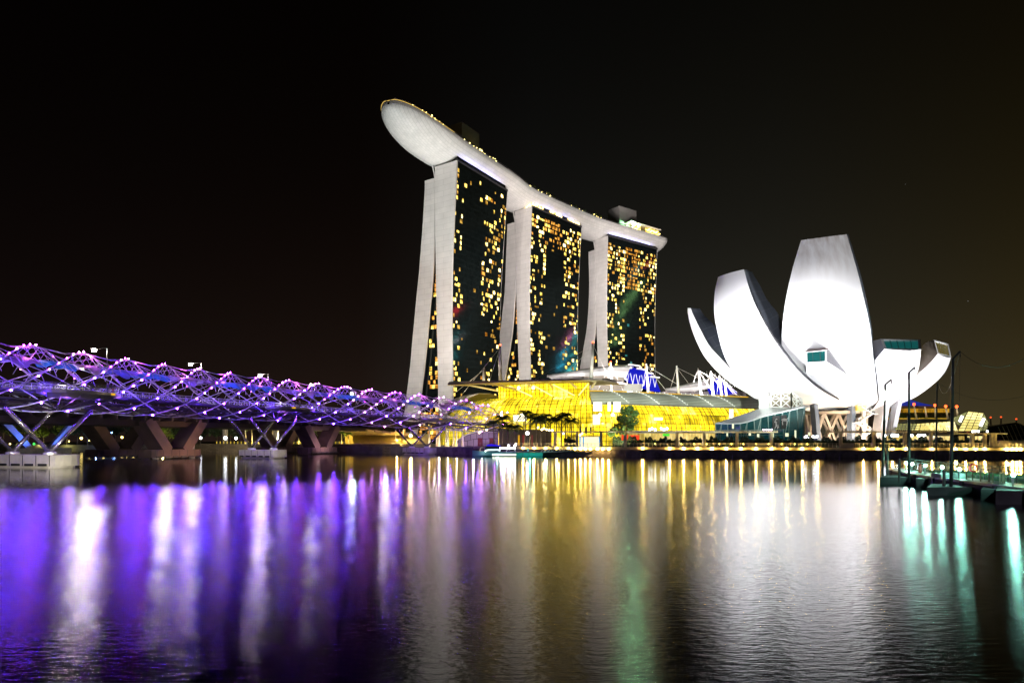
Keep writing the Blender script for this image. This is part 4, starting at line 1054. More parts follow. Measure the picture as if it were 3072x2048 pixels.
# viewing pods that bulge out over the water at each pier
pod_rim = mat('pod_rim_steel', (0.22, 0.20, 0.22), .4, metal=.5); ppl = []
amber_tile = glow('amber_kerb_light', (1.0, .55, .02), .8)
for pi, sp_ in enumerate(SP):
    s = sp_ + 4.0; c = bpt(s, 6.0, 0); z = deck_z(s)
    if pi == 2: c = bpt(s + 1, 4.6, 0)
    t_ = BC.tan(s); nrm = Vector((t_.y, -t_.x, 0)); ra, rb = 7.2, 4.6
    def el(a, k_=1.0, c=c, t_=t_, nrm=nrm, ra=ra, rb=rb): return c + t_ * (ra * k_ * math.cos(a)) + nrm * (rb * k_ * math.sin(a))
    A_ = [2 * math.pi * i / 36 for i in range(37)]
    b = MB()
    for z0, z1, k0, k1 in ((z - .05, z - .55, 1.0, 1.0), (z - .55, z - 1.2, 1.0, .7), (z - 1.2, z - 1.2, .7, 0.02), (z - .05, z - .05, 0.02, 1.0)):
        b.grid([[el(a, k0) + V(0, 0, z0), el(a, k1) + V(0, 0, z1)] for a in A_])
    pod = b.build('viewing_pod', pod_rim, br_)
    b = MB(); b.grid([[el(a, .97) + V(0, 0, z), el(a, .97) + V(0, 0, z + 1.1)] for a in A_]); b.build('pod_balustrade', glass_rail, pod)
    b = MB(); b.tube([el(a, .97) + V(0, 0, z + 1.2) for a in A_], .05, 4)
    for a in A_[::2]: b.tube([el(a, .97) + V(0, 0, z), el(a, .97) + V(0, 0, z + 1.2)], .045, 4)
    b.build('pod_handrail', steel_dark, pod)
    b = MB()
    for q in ((1.15, 1.32),) if pi == 0 else ((1.9, 2.05),): b.grid([[el(q[0] + (q[1] - q[0]) * j / 3, 1.012) + V(0, 0, z - .12), el(q[0] + (q[1] - q[0]) * j / 3, 1.012) + V(0, 0, z - .48)] for j in range(4)])
    b.build('pod_kerb_light', amber_tile, pod)
    b = MB()
    for a in A_[::3]: b.tube([el(a, .9) + V(0, 0, z - .9), bpt(s, .5, z - 3.4)], .10, 4)
    b.build('pod_bracket', steel_dark, pod)
    lamp(bpt(s, 3.2, z + 2.3), 420, (1.0, .93, .82), .3)
    ppl.append((el, z, t_))
    # pier: two feet, each with a splayed pair of legs
    for lat in (-4.2, 4.2):
        foot = bpt(sp_, lat * .95, 2.55)
        for ds, lt_ in ((-7.5, .8), (7.5, 1.05)):
            topp = bpt(sp_ + ds, lat * lt_, deck_z(sp_) - 3.1)
            MB().tube([foot, topp], [.30, .42], 8).build('leg', leg_steel, br_, smooth=True)
    b = MB()
    for lat in (-4.2, 4.2):
        b.lathe(bpt(sp_, lat * .95, 2.2), [(1.0, 0), (1.0, .35), (.6, .5)], 10)
    b.build('foot_bearing', steel, br_)
    # pile cap, rounded ends, panel joints, fender gap at the waterline
    t_ = BC.tan(sp_); nrm = Vector((t_.y, -t_.x, 0)); hwid, hl = 2.6, (8.4 if pi == 0 else 7.0)
    outl = []
    for sg in (1, -1):
        for j in range(7):
            a = -math.pi / 2 + math.pi * j / 6; a2 = a if sg > 0 else a + math.pi
            outl.append(bpt(sp_, 0, 0) + nrm * (sg * (hl - hwid * .6)) + nrm * (hwid * .6 * math.cos(a2)) + t_ * (hwid * math.sin(a2)))
    b = MB(); b.prism([(p.x, p.y) for p in outl], .35, 2.2); b.prism([(p.x * .999 + .0, p.y) for p in [bpt(sp_, 0, 0) + (p - bpt(sp_, 0, 0)) * .9 for p in outl]], -1, .35)
    capo = b.build('pile_cap', mat('cap_concrete_%d' % pi, (0.46, .43, .36), .85, var=.15), br_)
    b = MB(); cc = bpt(sp_, 0, 0)
    for j in range(6):
        f = -hl * .82 + hl * 1.64 * j / 5
        for sg in (-1, 1): b.obox(cc + nrm * f + t_ * (sg * (hwid + .01)) + V(0, 0, 1.25), nrm * .05, t_ * .03, (0, 0, .9))
        if j < 5:
            for sg in (-1, 1): b.obox(cc + nrm * (f + hl * .16) + t_ * (sg * (hwid + .03)) + V(0, 0, .55), nrm * (hl * .1), t_ * .12, (0, 0, .2))
    b.build('fender', dark_paint, capo)
spot(bpt(SP[0] - 20, 22, 2.0), bpt(SP[0], 2, 3), 2.2e4, (1, .95, .8), 60); spot(bpt(SP[2] - 8, 14, 9), bpt(SP[2], 2, 2), 4e3, (.4, .25, 1.0), 60)
spot(bpt(SP[1] - 15, 20, 8), bpt(SP[1], 1, 2), 9e3, (1, .92, .8), 40)
# ------------------------------------------------------------------ people on the pods
def person(loc, rot, label, top, bottom, pose=0.0):
    r = thing('person', label, 'person', loc, 'people on the viewing pods')
    sk_ = [(0, 0, .92), (0, 0, 1.12), (0, 0, 1.36), (0, 0, 1.46), (0, .01, 1.56), (0, .01, 1.70),
           (-.18, 0, 1.38), (-.25, .02 + pose * .1, 1.12), (-.22, .18 * pose + .05, .92), (.18, 0, 1.38), (.25, .02, 1.12), (.23, .06, .90),
           (-.10, 0, .88), (-.12, .04, .48), (-.12, 0, .06), (-.12, .12, .03), (.10, 0, .88), (.12, -.02, .48), (.13, -.04, .06), (.13, .08, .03)]
    ed = [(0, 1), (1, 2), (2, 3), (3, 4), (4, 5), (2, 6), (6, 7), (7, 8), (2, 9), (9, 10), (10, 11), (0, 12), (12, 13), (13, 14), (14, 15), (0, 16), (16, 17), (17, 18), (18, 19)]
    rad = [.15, .14, .16, .06, .085, .10, .07, .05, .035, .07, .05, .035, .10, .07, .05, .04, .10, .07, .05, .04]
    b = MB()
    for (a, c) in ed: b.tube([sk_[a], [(sk_[a][q] + sk_[c][q]) / 2 for q in range(3)], sk_[c]], [rad[a], (rad[a] + rad[c]) / 2, rad[c]], 7)
    b.ball((0, .01, 1.64), .115, 8, 6, 1.15)
    b.v = [(x * math.cos(rot) - y * math.sin(rot) + loc[0], x * math.sin(rot) + y * math.cos(rot) + loc[1], z + loc[2]) for x, y, z in b.v]
    o = b.build('body', [top, bottom, skin_m], r, smooth=True)
    for p in o.data.polygons:
        zc = sum((o.data.vertices[i].co.z for i in p.vertices)) / len(p.vertices)
        p.material_index = 2 if zc > 1.47 else (1 if zc < .93 else 0)
    return r
skin_m = mat('skin', (0.42, .27, .19), .6, var=.05); cl = {n: mat(n + '_cloth', c, .85, var=.15) for n, c in dict(black=(.02, .02, .025), purple=(.16, .05, .22), red=(.30, .02, .02), navy=(.03, .03, .08), grey=(.2, .2, .2), white=(.6, .6, .58)).items()}
el, z, _t = ppl[0]
def on(pod, a, k_): e_, z_, _ = ppl[pod]; p = e_(a, k_); return (p.x, p.y, z_ - .05)
person(on(0, 1.75, .72), .3, 'person in black standing at the balustrade of the first viewing pod', cl['black'], cl['black'])
person(on(0, 1.15, .78), -.4, 'person in a purple top on the first viewing pod', cl['purple'], cl['navy'], .6)
person(on(0, .75, .80), 2.6, 'person in red trousers on the first viewing pod', cl['black'], cl['red'], 1.0)
person(on(1, 1.85, .80), .2, 'person in dark clothes standing with another on the second viewing pod', cl['black'], cl['navy'])
person(on(1, 1.65, .82), .6, 'person in grey standing with another on the second viewing pod', cl['grey'], cl['black'], .5)
person(on(1, .9, .80), 2.2, 'person in a white top alone on the second viewing pod', cl['white'], cl['black'], .7)
# ================================================================== road bridge behind
rb = thing('road_bridge', 'concrete road bridge running behind the footbridge on slanted piers', 'road bridge', (-92, 168, 0))
RC = Curve([(-124, 60, 0), (-116, 105, 0), (-96, 166, 0), (-76, 220, 0), (-62, 252, 0), (-52, 275, 0)], 400)
def rpt(s, lat, z): c = RC.at(s); t_ = RC.tan(s); return Vector((c.x + t_.y * lat, c.y - t_.x * lat, z))
RS = [RC.len * i / 60 for i in range(61)]
con_b = mat('bridge_concrete', (0.035, .024, .022), .85, var=.2, scale=.3); con_p = mat('pier_concrete', (0.10, .07, .055), .85, var=.35, scale=.25)
sec = [(13.2, 12.6), (13.2, 10.6), (9.5, 9.7), (9.0, 8.2), (-9.0, 8.2), (-9.5, 9.7), (-13.2, 10.6), (-13.2, 12.6), (13.2, 12.6)]
b = MB(); b.grid([[rpt(s, q, z) for q, z in sec] for s in RS]); b.build('deck', con_b, rb)
for i in range(6, 61):
    b = MB(); s = RS[i]; b.obox(rpt(s, 11.4, 9.95), (rpt(s, 1, 0) - rpt(s, 0, 0)) * 1.9, RC.tan(s) * .25, (0, 0, .5)); b.build('deck_rib', con_b, rb)
for lat in (13.0, -13.0):
    b = MB(); b.tube([rpt(s, lat, 13.7) for s in RS], .07, 4)
    for s in RS: b.tube([rpt(s, lat, 12.6), rpt(s, lat, 13.7)], .06, 4)
    b.build('railing', steel, rb)
def rs_near(x, y): return RC.len * min(range(RC.n), key=lambda i: (RC.p[i] - Vector((x, y, 0))).length) / (RC.n - 1)
blue_wash = glow('blue_column_wash', (0.10, .16, 1.0), .55)
for ci, (x, y) in enumerate(((-116, 106), (-97, 166), (-76, 222))):
    s0 = rs_near(x, y)
    for lat in (9, -9):
        for ds in (-1, 1):
            a = rpt(s0 + ds * 2.6, lat, 2.0); c = rpt(s0 + ds * 8.5, lat, 9.8); t_ = RC.tan(s0)
            MB().bar(a, c, 5.0, 2.6, t_).build('pier_leg', con_p, rb)
        b = MB(); cpt = rpt(s0, lat, 0); t_ = RC.tan(s0); nrm = Vector((t_.y, -t_.x, 0))
        ol = [cpt + t_ * u + nrm * v for u, v in ((-6.5, -3), (6.5, -3), (7.6, -2.2), (7.9, 0), (7.6, 2.2), (6.5, 3), (-6.5, 3), (-7.6, 2.2), (-7.9, 0), (-7.6, -2.2))]
        b.prism([(p.x, p.y) for p in ol], .35, 2.3); cp_ = b.build('pile_cap', con_p, rb)
        b = MB()
        for j in range(6): b.obox(cpt + t_ * (-6 + j * 2.4) + nrm * 3.02 + V(0, 0, .5), t_ * .8, nrm * .12, (0, 0, .22)); b.obox(cpt + t_ * (-7.2 + j * 2.4) + nrm * 3.01 + V(0, 0, 1.3), t_ * .04, nrm * .03, (0, 0, .9))
        b.build('fender', dark_paint, cp_)
    if ci == 0:
        for ds in (-1, 1):
            spot(rpt(s0 + ds * 7, 11, 3.0), rpt(s0 + ds * 6, 9, 9), 9000, (.1, .2, 1.0), 80)
s1 = rs_near(-97, 166); spot(rpt(s1 + 4, 24, 1.5), rpt(s1, 8, 6), 8000, (1, .55, .3), 80); s1 = rs_near(-76, 222); spot(rpt(s1 - 4, 20, 1.5), rpt(s1, 8, 6), 7000, (.85, .5, .7), 80)
# street lamps on the road bridge
hd = glow('street_lamp_head_light', (1.0, 0.92, 0.74), 900); hd2 = glow('street_lamp_cool_light', (0.74, 1.0, 1.0), 900)
def slamp(px, py, d, arm, label, m=hd, r=.4):
    p = P(px, py, d); z0 = 12.6
    base = Vector((p.x + arm, p.y, z0)); t_ = thing('street_lamp', label, 'street lamp', base, 'street lamps on the road bridge')
    q = MB(); q.tube([base, (base.x, base.y, p.z + .3)], [.13, .08], 6); q.tube([(base.x, base.y, p.z + .3), (p.x - .2, p.y, p.z + .15)], .07, 5); q.build('post', steel_dark, t_)
    b = MB(); b.obox(p + V(0, 0, .18), (.7, 0, 0), (0, .25, 0), (0, 0, .12)); b.build('lamp_head', steel_dark, t_)
    b = MB(); b.ball(p + V(0, 0, -.15), r * .9, 10, 7, .85); b.build('lamp_glass', m, t_)
slamp(283, 1047, 150, 3.0, 'tallest street lamp with its arm over the footbridge, nearest the first viewing pod', r=.5)
slamp(245, 1101, 128, -1.6, 'street lamp shining through the helix just above the first viewing pod', r=.36); slamp(487, 1131, 150, 2.0, 'street lamp half hidden in the helix between the first two footbridge piers', r=.36)
slamp(572, 1090, 172, 2.9, 'street lamp standing clear above the helix over the first road bridge pier', r=.5); slamp(780, 1123, 196, 2.6, 'street lamp just above the helix crest over the second footbridge pier', r=.5)
slamp(933, 1152, 222, 1.2, 'street lamp touching the helix crest above the second viewing pod', r=.46); slamp(1056, 1178, 240, 1.5, 'cool white street lamp among the helix tubes near the hotel', hd2, .46)
slamp(1156, 1200, 252, 1.5, 'last street lamp of the road bridge, low in the helix before the hotel', r=.42)
# ================================================================== far viaduct beyond the road bridge
vd = thing('viaduct', 'far slender viaduct behind the road bridge, one pier washed in blue light', 'viaduct', (-160, 219, 0))
VC = Curve([(-215, 150, 0), (-164, 219, 0), (-120, 275, 0), (-92, 312, 0)], 200); VS = [VC.len * i / 40 for i in range(41)]
def vpt(s, lat, z): c = VC.at(s); t_ = VC.tan(s); return Vector((c.x + t_.y * lat, c.y - t_.x * lat, z))
b = MB(); b.grid([[vpt(s, q, z) for q, z in ((5, 12.4), (5, 11.4), (3, 10.6), (-3, 10.6), (-5, 11.4), (-5, 12.4), (5, 12.4))] for s in VS]); b.build('deck', concrete, vd)
sv = VC.len * min(range(200), key=lambda i: abs(VC.p[i].y - 219)) / 199
for ds in (-1, 1):
    a, c = vpt(sv + ds * 3, 2, 1.8), vpt(sv + ds * 10, 2, 10.8); MB().bar(a, c, 3.0, 1.8, VC.tan(sv)).build('pier_leg', concrete, vd)
    spot(vpt(sv + ds * 2.5, 9, 2.6), vpt(sv + ds * 7, 2, 7), 9000, (.06, .16, 1.0), 70)
q = MB(); c = vpt(sv, 2, 0); t_ = VC.tan(sv); n_ = Vector((t_.y, -t_.x, 0)); q.obox(c + V(0, 0, 1.0), t_ * 8.5, n_ * 3, (0, 0, 1.0)); q.build('pile_cap', concrete, vd)
for ds in (38, 52, 66, 90, 108):
    if sv + ds < VC.len: p = vpt(sv + ds, 1, 0); MB().lathe((p.x, p.y, -.5), [(1.1, 0), (1.1, 11.5)], 10).build('column', concrete, vd)
spot((-100, 205, 3), vpt(sv + 60, 0, 11), 4e4, (1, .85, .7), 70)
# ================================================================== quay, promenade and its furniture
QC = Curve([(x, y, 0) for x, y in QUAY[4:]], 700)
def qpt(px, back, z):
    """point back metres inland of the quay edge at picture column px"""
    s = QC.s_of_px(px); c = QC.at(s); t_ = QC.tan(s); n_ = Vector((-t_.y, t_.x, 0))
    # slide so that the shifted point stays on the same sight line
    kx = (px - CX) / F; q = c + n_ * back
    s2 = s - (q.x - kx * q.y) / max(.2, (t_.x - kx * t_.y)); c = QC.at(max(0, min(QC.len, s2))); t_ = QC.tan(max(0, min(QC.len, s2))); q = c + Vector((-t_.y, t_.x, 0)) * back
    return Vector((q.x, q.y, z))
xs = [560 + 40 * i for i in range(75)]
seaw = MB(); seaw.grid([[qpt(x, -.25, -1), qpt(x, -.25, 2.1)] for x in range(1180, 3600, 30)], [[(x * .1, 0), (x * .1, 3)] for x in range(1180, 3600, 30)])
sw = seaw.build('quay_wall', mat('quay_wall_concrete', (0.16, .13, .13), .9, var=.45, scale=.6, bump=.2)); tag(sw, 'long dark stained concrete quay wall at the water edge', 'wall')
b = MB()
for x in range(1880, 3300, 46): a = qpt(x, -.7, 0); b.box(a.x - .35, a.y, -1, a.x + .35, a.y + .5, 1.0)
b.build('buttress', concrete_dark, sw)
st_wall = panel_mat('stone_courses', (0.30, .24, .15), (0.20, .16, .10), (0.05, .04, .03), 1.4, .5, .05, rough=.9)
b = MB(); b.grid([[qpt(x, -.3, -1), qpt(x, -.3, 3.4)] for x in range(560, 1201, 20)], [[(i * 2.4, 0), (i * 2.4, 4.4)] for i in range(33)]); b.grid([[qpt(x, -.3, 3.4), qpt(x, 1.0, 3.4)] for x in range(560, 1201, 20)])
tag(b.build('embankment_wall', st_wall), 'rough stone embankment wall under the road bridge', 'wall')
# edge beam that carries the quay lamps
b = MB(); X_ = list(range(1420, 3600, 30))
for (b0, z0), (b1, z1) in (((-.9, 2.05), (-.9, 2.75)), ((-.9, 2.75), (3.0, 2.75)), ((-.9, 2.05), (-1.55, 2.05)), ((-1.55, 2.0), (-1.55, 2.06)), ((-.25, 2.0), (-1.55, 2.0))): b.grid([[qpt(x, b0, z0), qpt(x, b1, z1)] for x in X_])
b.build('promenade', mat('promenade_stone', (0.36, .32, .24), .85, var=.2), kind='structure')
ql = glow('quay_lamp_light', (1.0, 0.66, 0.16), 380)
lx = [1569, 1602, 1636, 1670, 1706, 1725, 1741, 1756, 1771, 1792, 1808, 1826, 1928, 2009, 2051, 2093, 2136, 2179, 2223, 2268, 2315, 2360, 2407, 2453, 2591, 2635, 2678, 2719, 2797, 2867, 2898, 2928, 2955, 3020, 3037, 3050, 3062]
lx_low = {1725, 1741, 1756, 1771, 1792, 1808, 1826}
def lamp_label(x, i):
    if x < 1720: return ORD[i] + ' yellow quay lamp counted from the tour boat, behind the gangway truss'
    if x < 1900: return ORD[i - 5] + ' yellow lamp of the close row at the top of the gangway'
    if x < 2460: return ORD[i - 12] + ' yellow quay lamp along the glowing wing, counted from the round tree'
    if x < 2730: return ORD[i - 24] + ' yellow quay lamp under the museum counted from its stair'
    if x < 2960: return ORD[i - 28] + ' yellow quay lamp between the crystal pavilion and the jetty poles'
    return ORD[i - 33] + ' white quay lamp in the far group beside the dark dome'
for i, x in enumerate(lx):
    z = 2.4 if x not in lx_low else 2.15; p = qpt(x, -1.15, z)
    t_ = thing('quay_lamp', lamp_label(x, i), 'quay lamp', p, 'lamps along the quay edge')
    b = MB(); b.obox(p + V(0, .22, 0), (.1, 0, 0), (0, .1, 0), (0, 0, .1)); b.build('bracket', steel_dark, t_)
    b = MB(); b.ball(p, .23 if x < 2960 else .26, 8, 5); b.build('lamp_glass', ql, t_)
# railing of the promenade
rl_ = MB()
XX = []
x = 1440.0
while x < 3300: XX.append(x); x += 11.5
for z in (3.9, 3.55, 3.2): rl_.tube([qpt(x, -.5, z) for x in XX], .03, 4, False)
for x in XX: rl_.tube([qpt(x, -.5, 2.75), qpt(x, -.5, 3.9)], .045, 4, False)
tag(rl_.build('promenade_railing', mat('pale_railing', (.45, .42, .36), .5, metal=.3)), 'thin metal railing along the promenade edge above the quay lamps', 'railing')
bol = glow('bollard_glow', (1.0, .72, .1), 22)
for i, x in enumerate((1965, 2044, 2082, 2120, 2158, 2194, 2230, 2268, 2306, 2345, 2384, 2422)):
    p = qpt(x, 1.2, 2.75); t_ = thing('bollard_light', ORD[i] + ' knee-high bollard light on the promenade, counted from the round tree', 'bollard', p, 'bollard lights on the promenade')
    b = MB(); b.lathe(p, [(.12, 0), (.12, .75)], 6); b.build('post', steel_dark, t_); b = MB(); b.lathe(p + V(0, 0, .75), [(.13, 0), (.13, .22)], 6); b.build('lamp_glass', bol, t_)
# pergola roofs on columns
pg = mat('pergola_concrete', (0.50, .46, .36), .8, var=.12)
def pergola(label, x0, x1, cols, zr=6.9, fins=False, backs=5.5, th_=.35):
    t_ = thing('pergola', label, 'pergola', qpt((x0 + x1) / 2, 3, ZQ), 'pergolas along the promenade')
    n = 10; XS = [x0 + (x1 - x0) * i / n for i in range(n + 1)]
    b = MB(); b.grid([[qpt(x, 1.2, zr), qpt(x, 1.2, zr + th_), qpt(x, 1.2 + backs, zr + th_), qpt(x, 1.2 + backs, zr), qpt(x, 1.2, zr)] for x in XS])
    for x in (x0, x1): b.quad(qpt(x, 1.2, zr), qpt(x, 1.2, zr + th_), qpt(x, 1.2 + backs, zr + th_), qpt(x, 1.2 + backs, zr))
    if fins:
        for i in range(int((x1 - x0) / 6)):
            x = x0 + 3 + i * 6; b.bar(qpt(x, .8, zr + .55), qpt(x, 1.2 + backs, zr + .55), .12, .35)
    b.build('roof', pg, t_)
    for x in cols:
        p = qpt(x, 2.4, 0); b = MB(); b.box(p.x - .34, p.y - .34, ZQ - .3, p.x + .34, p.y + .34, zr); b.build('column', pg, t_)
    return t_
pergola('flat-roofed pergola between the palms and the round tree', 1655, 2026, (1664, 1731, 1803, 1876), 7.0)
pergola('flat-roofed pergola with a row of fins on top, in front of the long glowing wing', 2028, 2334, (2031, 2113, 2211, 2314), 6.75, True)
pergola('flat-roofed pergola in front of the museum stair', 2476, 2874, (2522, 2621, 2714, 2793), 6.75, True)
pergola('flat-roofed pergola whose roof runs out toward the dark dome', 2862, 3022, (2916, 2954, 2974, 2984), 6.25)
cw = glow('cool_white_spot', (.85, .92, 1.0), 20); pk = glow('pink_white_spot', (1.0, .6, 1.0), 9)
for grp, xs_, zz, m, lb in (('a', [1948, 1956, 1966, 1984, 1992, 2001], 7.7, cw, 'white spotlight on the end of the pergola roof by the round tree'),):
    for i, x in enumerate(xs_): single(MB().ball(qpt(x, 2.0, zz + .3 * (i % 2)), .3, 6, 4), 'spotlight', m, ORD[i] + ' ' + lb, 'spotlight', 'spotlights on the pergola roof', loc=qpt(x, 2, zz))
for i, x in enumerate(range(2290, 2316, 5)): single(MB().ball(qpt(x, 1.0, 7.55), .2, 6, 4), 'spotlight', pk, ORD[i] + ' pinkish spotlight on the fins before the glass entrance', 'spotlight', 'pink spotlights on the pergola', loc=qpt(x, 1, 7.5))
for i, x in enumerate((2414, 2420, 2427, 2440, 2446, 2452)): single(MB().ball(qpt(x, 14, 5.6 + .2 * (i % 2)), .3, 6, 4), 'spotlight', cw, ORD[i] + ' white spotlight beside the dark museum column', 'spotlight', 'spotlights by the museum column', loc=qpt(x, 14, 5.6))
for i, x in enumerate((2654, 2675, 2682, 2692, 2736, 2756, 2765, 2774)): single(MB().ball(qpt(x, 9, 6.0), .34, 6, 4), 'spotlight', cw, ORD[i] + ' white spotlight under the museum pergola roof', 'spotlight', 'spotlights under the museum pergola', loc=qpt(x, 9, 6))
for i, x in enumerate((2918, 2926, 2935, 2962)): single(MB().ball(qpt(x, 2, 7.0), .25, 6, 4), 'spotlight', cw, ORD[i] + ' white spotlight on the pergola roof by the crystal pavilion', 'spotlight', 'spotlights on the last pergola', loc=qpt(x, 2, 7))
# hedges
rh = random.Random(3)
hd_l = [(1690, 1726, 'bushy lit hedge beside the second pergola column'), (1838, 1930, 'dark hedge under the round tree'), (1935, 2035, 'dark hedge before the white shopfront lamps'), (2040, 2105, 'low hedge between two middle pergola columns'),
        (2115, 2205, 'dark hedge before the glass entrance roof'), (2215, 2310, 'tall dark hedge before the skeleton banners'), (2318, 2440, 'long dark hedge between museum pergolas'), (2445, 2560, 'dark hedge under the museum lattice'),
        (2565, 2660, 'hedge at the foot of the museum stair'), (2665, 2790, 'tall dark hedge before the crystal pavilion shopfronts'), (2800, 2950, 'dark hedge at the foot of the crystal pavilion')]
for x0, x1, lb in hd_l:
    mb = MB(); n = int((x1 - x0) * 16.0); hgt_ = rh.uniform(1.9, 2.6)
    for _ in range(n):
        x = rh.uniform(x0, x1); p = qpt(x, rh.uniform(7, 9.5), ZQ + .7 + hgt_ * rh.random() * (.75 + .3 * math.sin(x * .13) + .15 * math.sin(x * .41)))
        a = Vector((rh.gauss(0, 1), rh.gauss(0, 1), rh.gauss(.4, .8))).normalized() * rh.uniform(.2, .45); c = a.orthogonal().normalized() * .16
        mb.quad(p - a, p - c, p + a, p + c)
    c0 = qpt((x0 + x1) / 2, 8, 0); a0, a1 = qpt(x0, 8.2, 0), qpt(x1, 8.2, 0); mb.obox((a0 + a1) / 2 + V(0, 0, ZQ + .75), (a1 - a0) / 2, (0, .6, 0), (0, 0, 1.05))
    single(mb, 'hedge', leaf_dark, lb, 'hedge', 'hedges along the promenade', loc=qpt((x0 + x1) / 2, 8, ZQ))
for i, (x0, x1) in enumerate(((2080, 2108), (2240, 2300), (2522, 2560), (2330, 2350))):
    a0, a1 = qpt(x0, 6, 0), qpt(x1, 6, 0); b = MB(); b.obox((a0 + a1) / 2 + V(0, 0, ZQ + .45), (a1 - a0) / 2, (0, .5, 0), (0, 0, .55)); b.obox((a0 + a1) / 2 + V(0, 0, ZQ + 1.05), (a1 - a0) / 2 * 1.02, (0, .58, 0), (0, 0, .06))
    single(b, 'planter', pg, ('low', 'long', 'short', 'narrow')[i] + ' concrete planter wall in front of the ' + ('shopfront hedge', 'skeleton banners', 'museum lattice', 'dark hedge by the glass entrance')[i], 'planter', 'planters on the promenade', loc=qpt((x0 + x1) / 2, 6, ZQ))
# round tree on the promenade
def broad_tree(label, base, hgt_, cr, m, n, seed, size=.5, group=None, trunk=.28, name='broadleaf_tree', lobes=None):
    r_ = random.Random(seed); t_ = thing(name, label, 'tree', base, group); base = Vector(base)
    tb = MB(); tip = base + V(.2, 0, hgt_ * .62); tb.tube([base, base.lerp(tip, .5) + V(.1, 0, 0), tip], [trunk, trunk * .75, trunk * .5], 6)
    for i in range(6):
        a = i * 1.05 + r_.random(); e = tip + Vector((math.cos(a) * cr * .6, math.sin(a) * cr * .6, hgt_ * r_.uniform(.05, .28))); tb.tube([base.lerp(tip, .62 + .06 * i), e], [trunk * .45, .05], 5)
    tb.build('trunk', bark, t_)
    mb = MB(); lobes = [(Vector(q[:3]), q[3]) for q in lobes] if lobes else [(Vector((r_.uniform(-.55, .55) * cr, r_.uniform(-.55, .55) * cr, hgt_ * r_.uniform(.52, .9))), cr * r_.uniform(.34, .56)) for _ in range(11)]
    for c, rr in lobes:
        cl_ = clump(base + c, rr, rr, rr * .8, n // len(lobes), size, r_); mb.add(cl_.v, cl_.f)
    mb.build('crown', m, t_); return t_
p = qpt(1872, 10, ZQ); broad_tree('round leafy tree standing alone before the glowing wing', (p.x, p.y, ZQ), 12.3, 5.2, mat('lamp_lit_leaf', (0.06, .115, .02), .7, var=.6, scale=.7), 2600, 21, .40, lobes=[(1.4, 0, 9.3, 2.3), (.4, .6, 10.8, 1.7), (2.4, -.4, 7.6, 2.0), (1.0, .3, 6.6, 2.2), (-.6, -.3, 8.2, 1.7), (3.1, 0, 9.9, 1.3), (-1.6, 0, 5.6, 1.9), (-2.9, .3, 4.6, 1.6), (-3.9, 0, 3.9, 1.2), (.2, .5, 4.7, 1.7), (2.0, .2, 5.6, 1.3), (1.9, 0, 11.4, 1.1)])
spot(qpt(1850, 2, 3.2), qpt(1868, 10, 10), 15000, (1, .95, .6), 90)
# palms
def palm(label, base, h_, seed, leafm, group, trunkm=bark, droop=1.0, size=3.0, nf=15):
    r_ = random.Random(seed); base = Vector(base); t_ = thing('palm_tree', label, 'palm tree', base, group)
    tp = base + V(r_.uniform(-.4, .4), 0, h_); MB().tube([base, base.lerp(tp, .5) + V(.1, 0, 0), tp], [.26, .19, .15], 7).build('trunk', trunkm, t_, smooth=True)
    mb = MB()
    for f in range(nf):
        a = 2 * math.pi * f / nf + r_.uniform(-.2, .2); el_ = r_.uniform(-.1, 1.4); ln = size * r_.uniform(.8, 1.1); d = Vector((math.cos(a), math.sin(a), 0)); pts = []
        for j in range(8):
            u = j / 7; pts.append(tp + d * (ln * u * math.cos(el_ * (1 - u * .5))) + V(0, 0, ln * (u * math.sin(el_) - droop * .95 * u ** 2.6)))
        sd = V(-d.y, d.x, 0)
        mb.tube(pts, [.05 * (1 - j / 9) for j in range(8)], 4)
        for j in range(1, 8):
            for q in range(3):
                pq = pts[j - 1].lerp(pts[j], q / 3); lw = .85 * math.sin(math.pi * min(1, (j + q / 3) / 8.3 + .08)) * r_.uniform(.8, 1.1)
                for sg in (-1, 1):
                    tipp = pq + sd * sg * lw + d * .35 + V(0, 0, -.32 * lw - .1); w = d * .11
                    mb.quad(pq - w, pq + w, tipp + w * .3, tipp - w * .3)
    mb.build('crown', leafm, t_); return t_
pl = [(1482, 1268, 218), (1507, 1256, 220), (1525, 1277, 214), (1541, 1282, 214), (1573, 1240, 222), (1589, 1252, 220), (1609, 1256, 218), (1622, 1262, 214), (1637, 1252, 220), (1652, 1258, 216), (1667, 1260, 214), (1683, 1250, 220), (1696, 1246, 222), (1716, 1262, 216)]
for i, (x, y, dd) in enumerate(pl):
    if i % 3 == 1: lamp((PX(x, dd) + .8, dd - 3.5, ZQ + 1.2), 260, (1.0, .85, .45), .2)
    palm(ORD[i] + ' dark palm of the row before the glowing vault, counted from the footbridge', (PX(x, dd), dd, ZQ - .3), PZ(y, dd) - ZQ + .3, 100 + i, leaf, 'palms before the mall', size=3.9 + .5 * (i % 3), nf=24, droop=1.15)
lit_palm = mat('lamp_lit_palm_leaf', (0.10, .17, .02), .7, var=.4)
lp = [(738, 1290, 250), (757, 1288, 252), (776, 1288, 250), (797, 1286, 252), (818, 1284, 250), (834, 1286, 252), (856, 1286, 250), (896, 1288, 252), (936, 1300, 250), (1024, 1306, 246), (1046, 1308, 246)]
for i, (x, y, dd) in enumerate(lp):
    palm(ORD[i] + ' uplit palm on the embankment under the bridges', (PX(x, dd), dd, ZQ - .3), PZ(y, dd) - ZQ + 1.4, 200 + i, lit_palm, 'uplit palms on the embankment', bark_pale, size=2.2, nf=11)
    u_ = P(x + 1, 0, dd - 2.2); lamp((u_.x, u_.y, ZQ + .4), 1100, (1.0, .72, .2), .2)
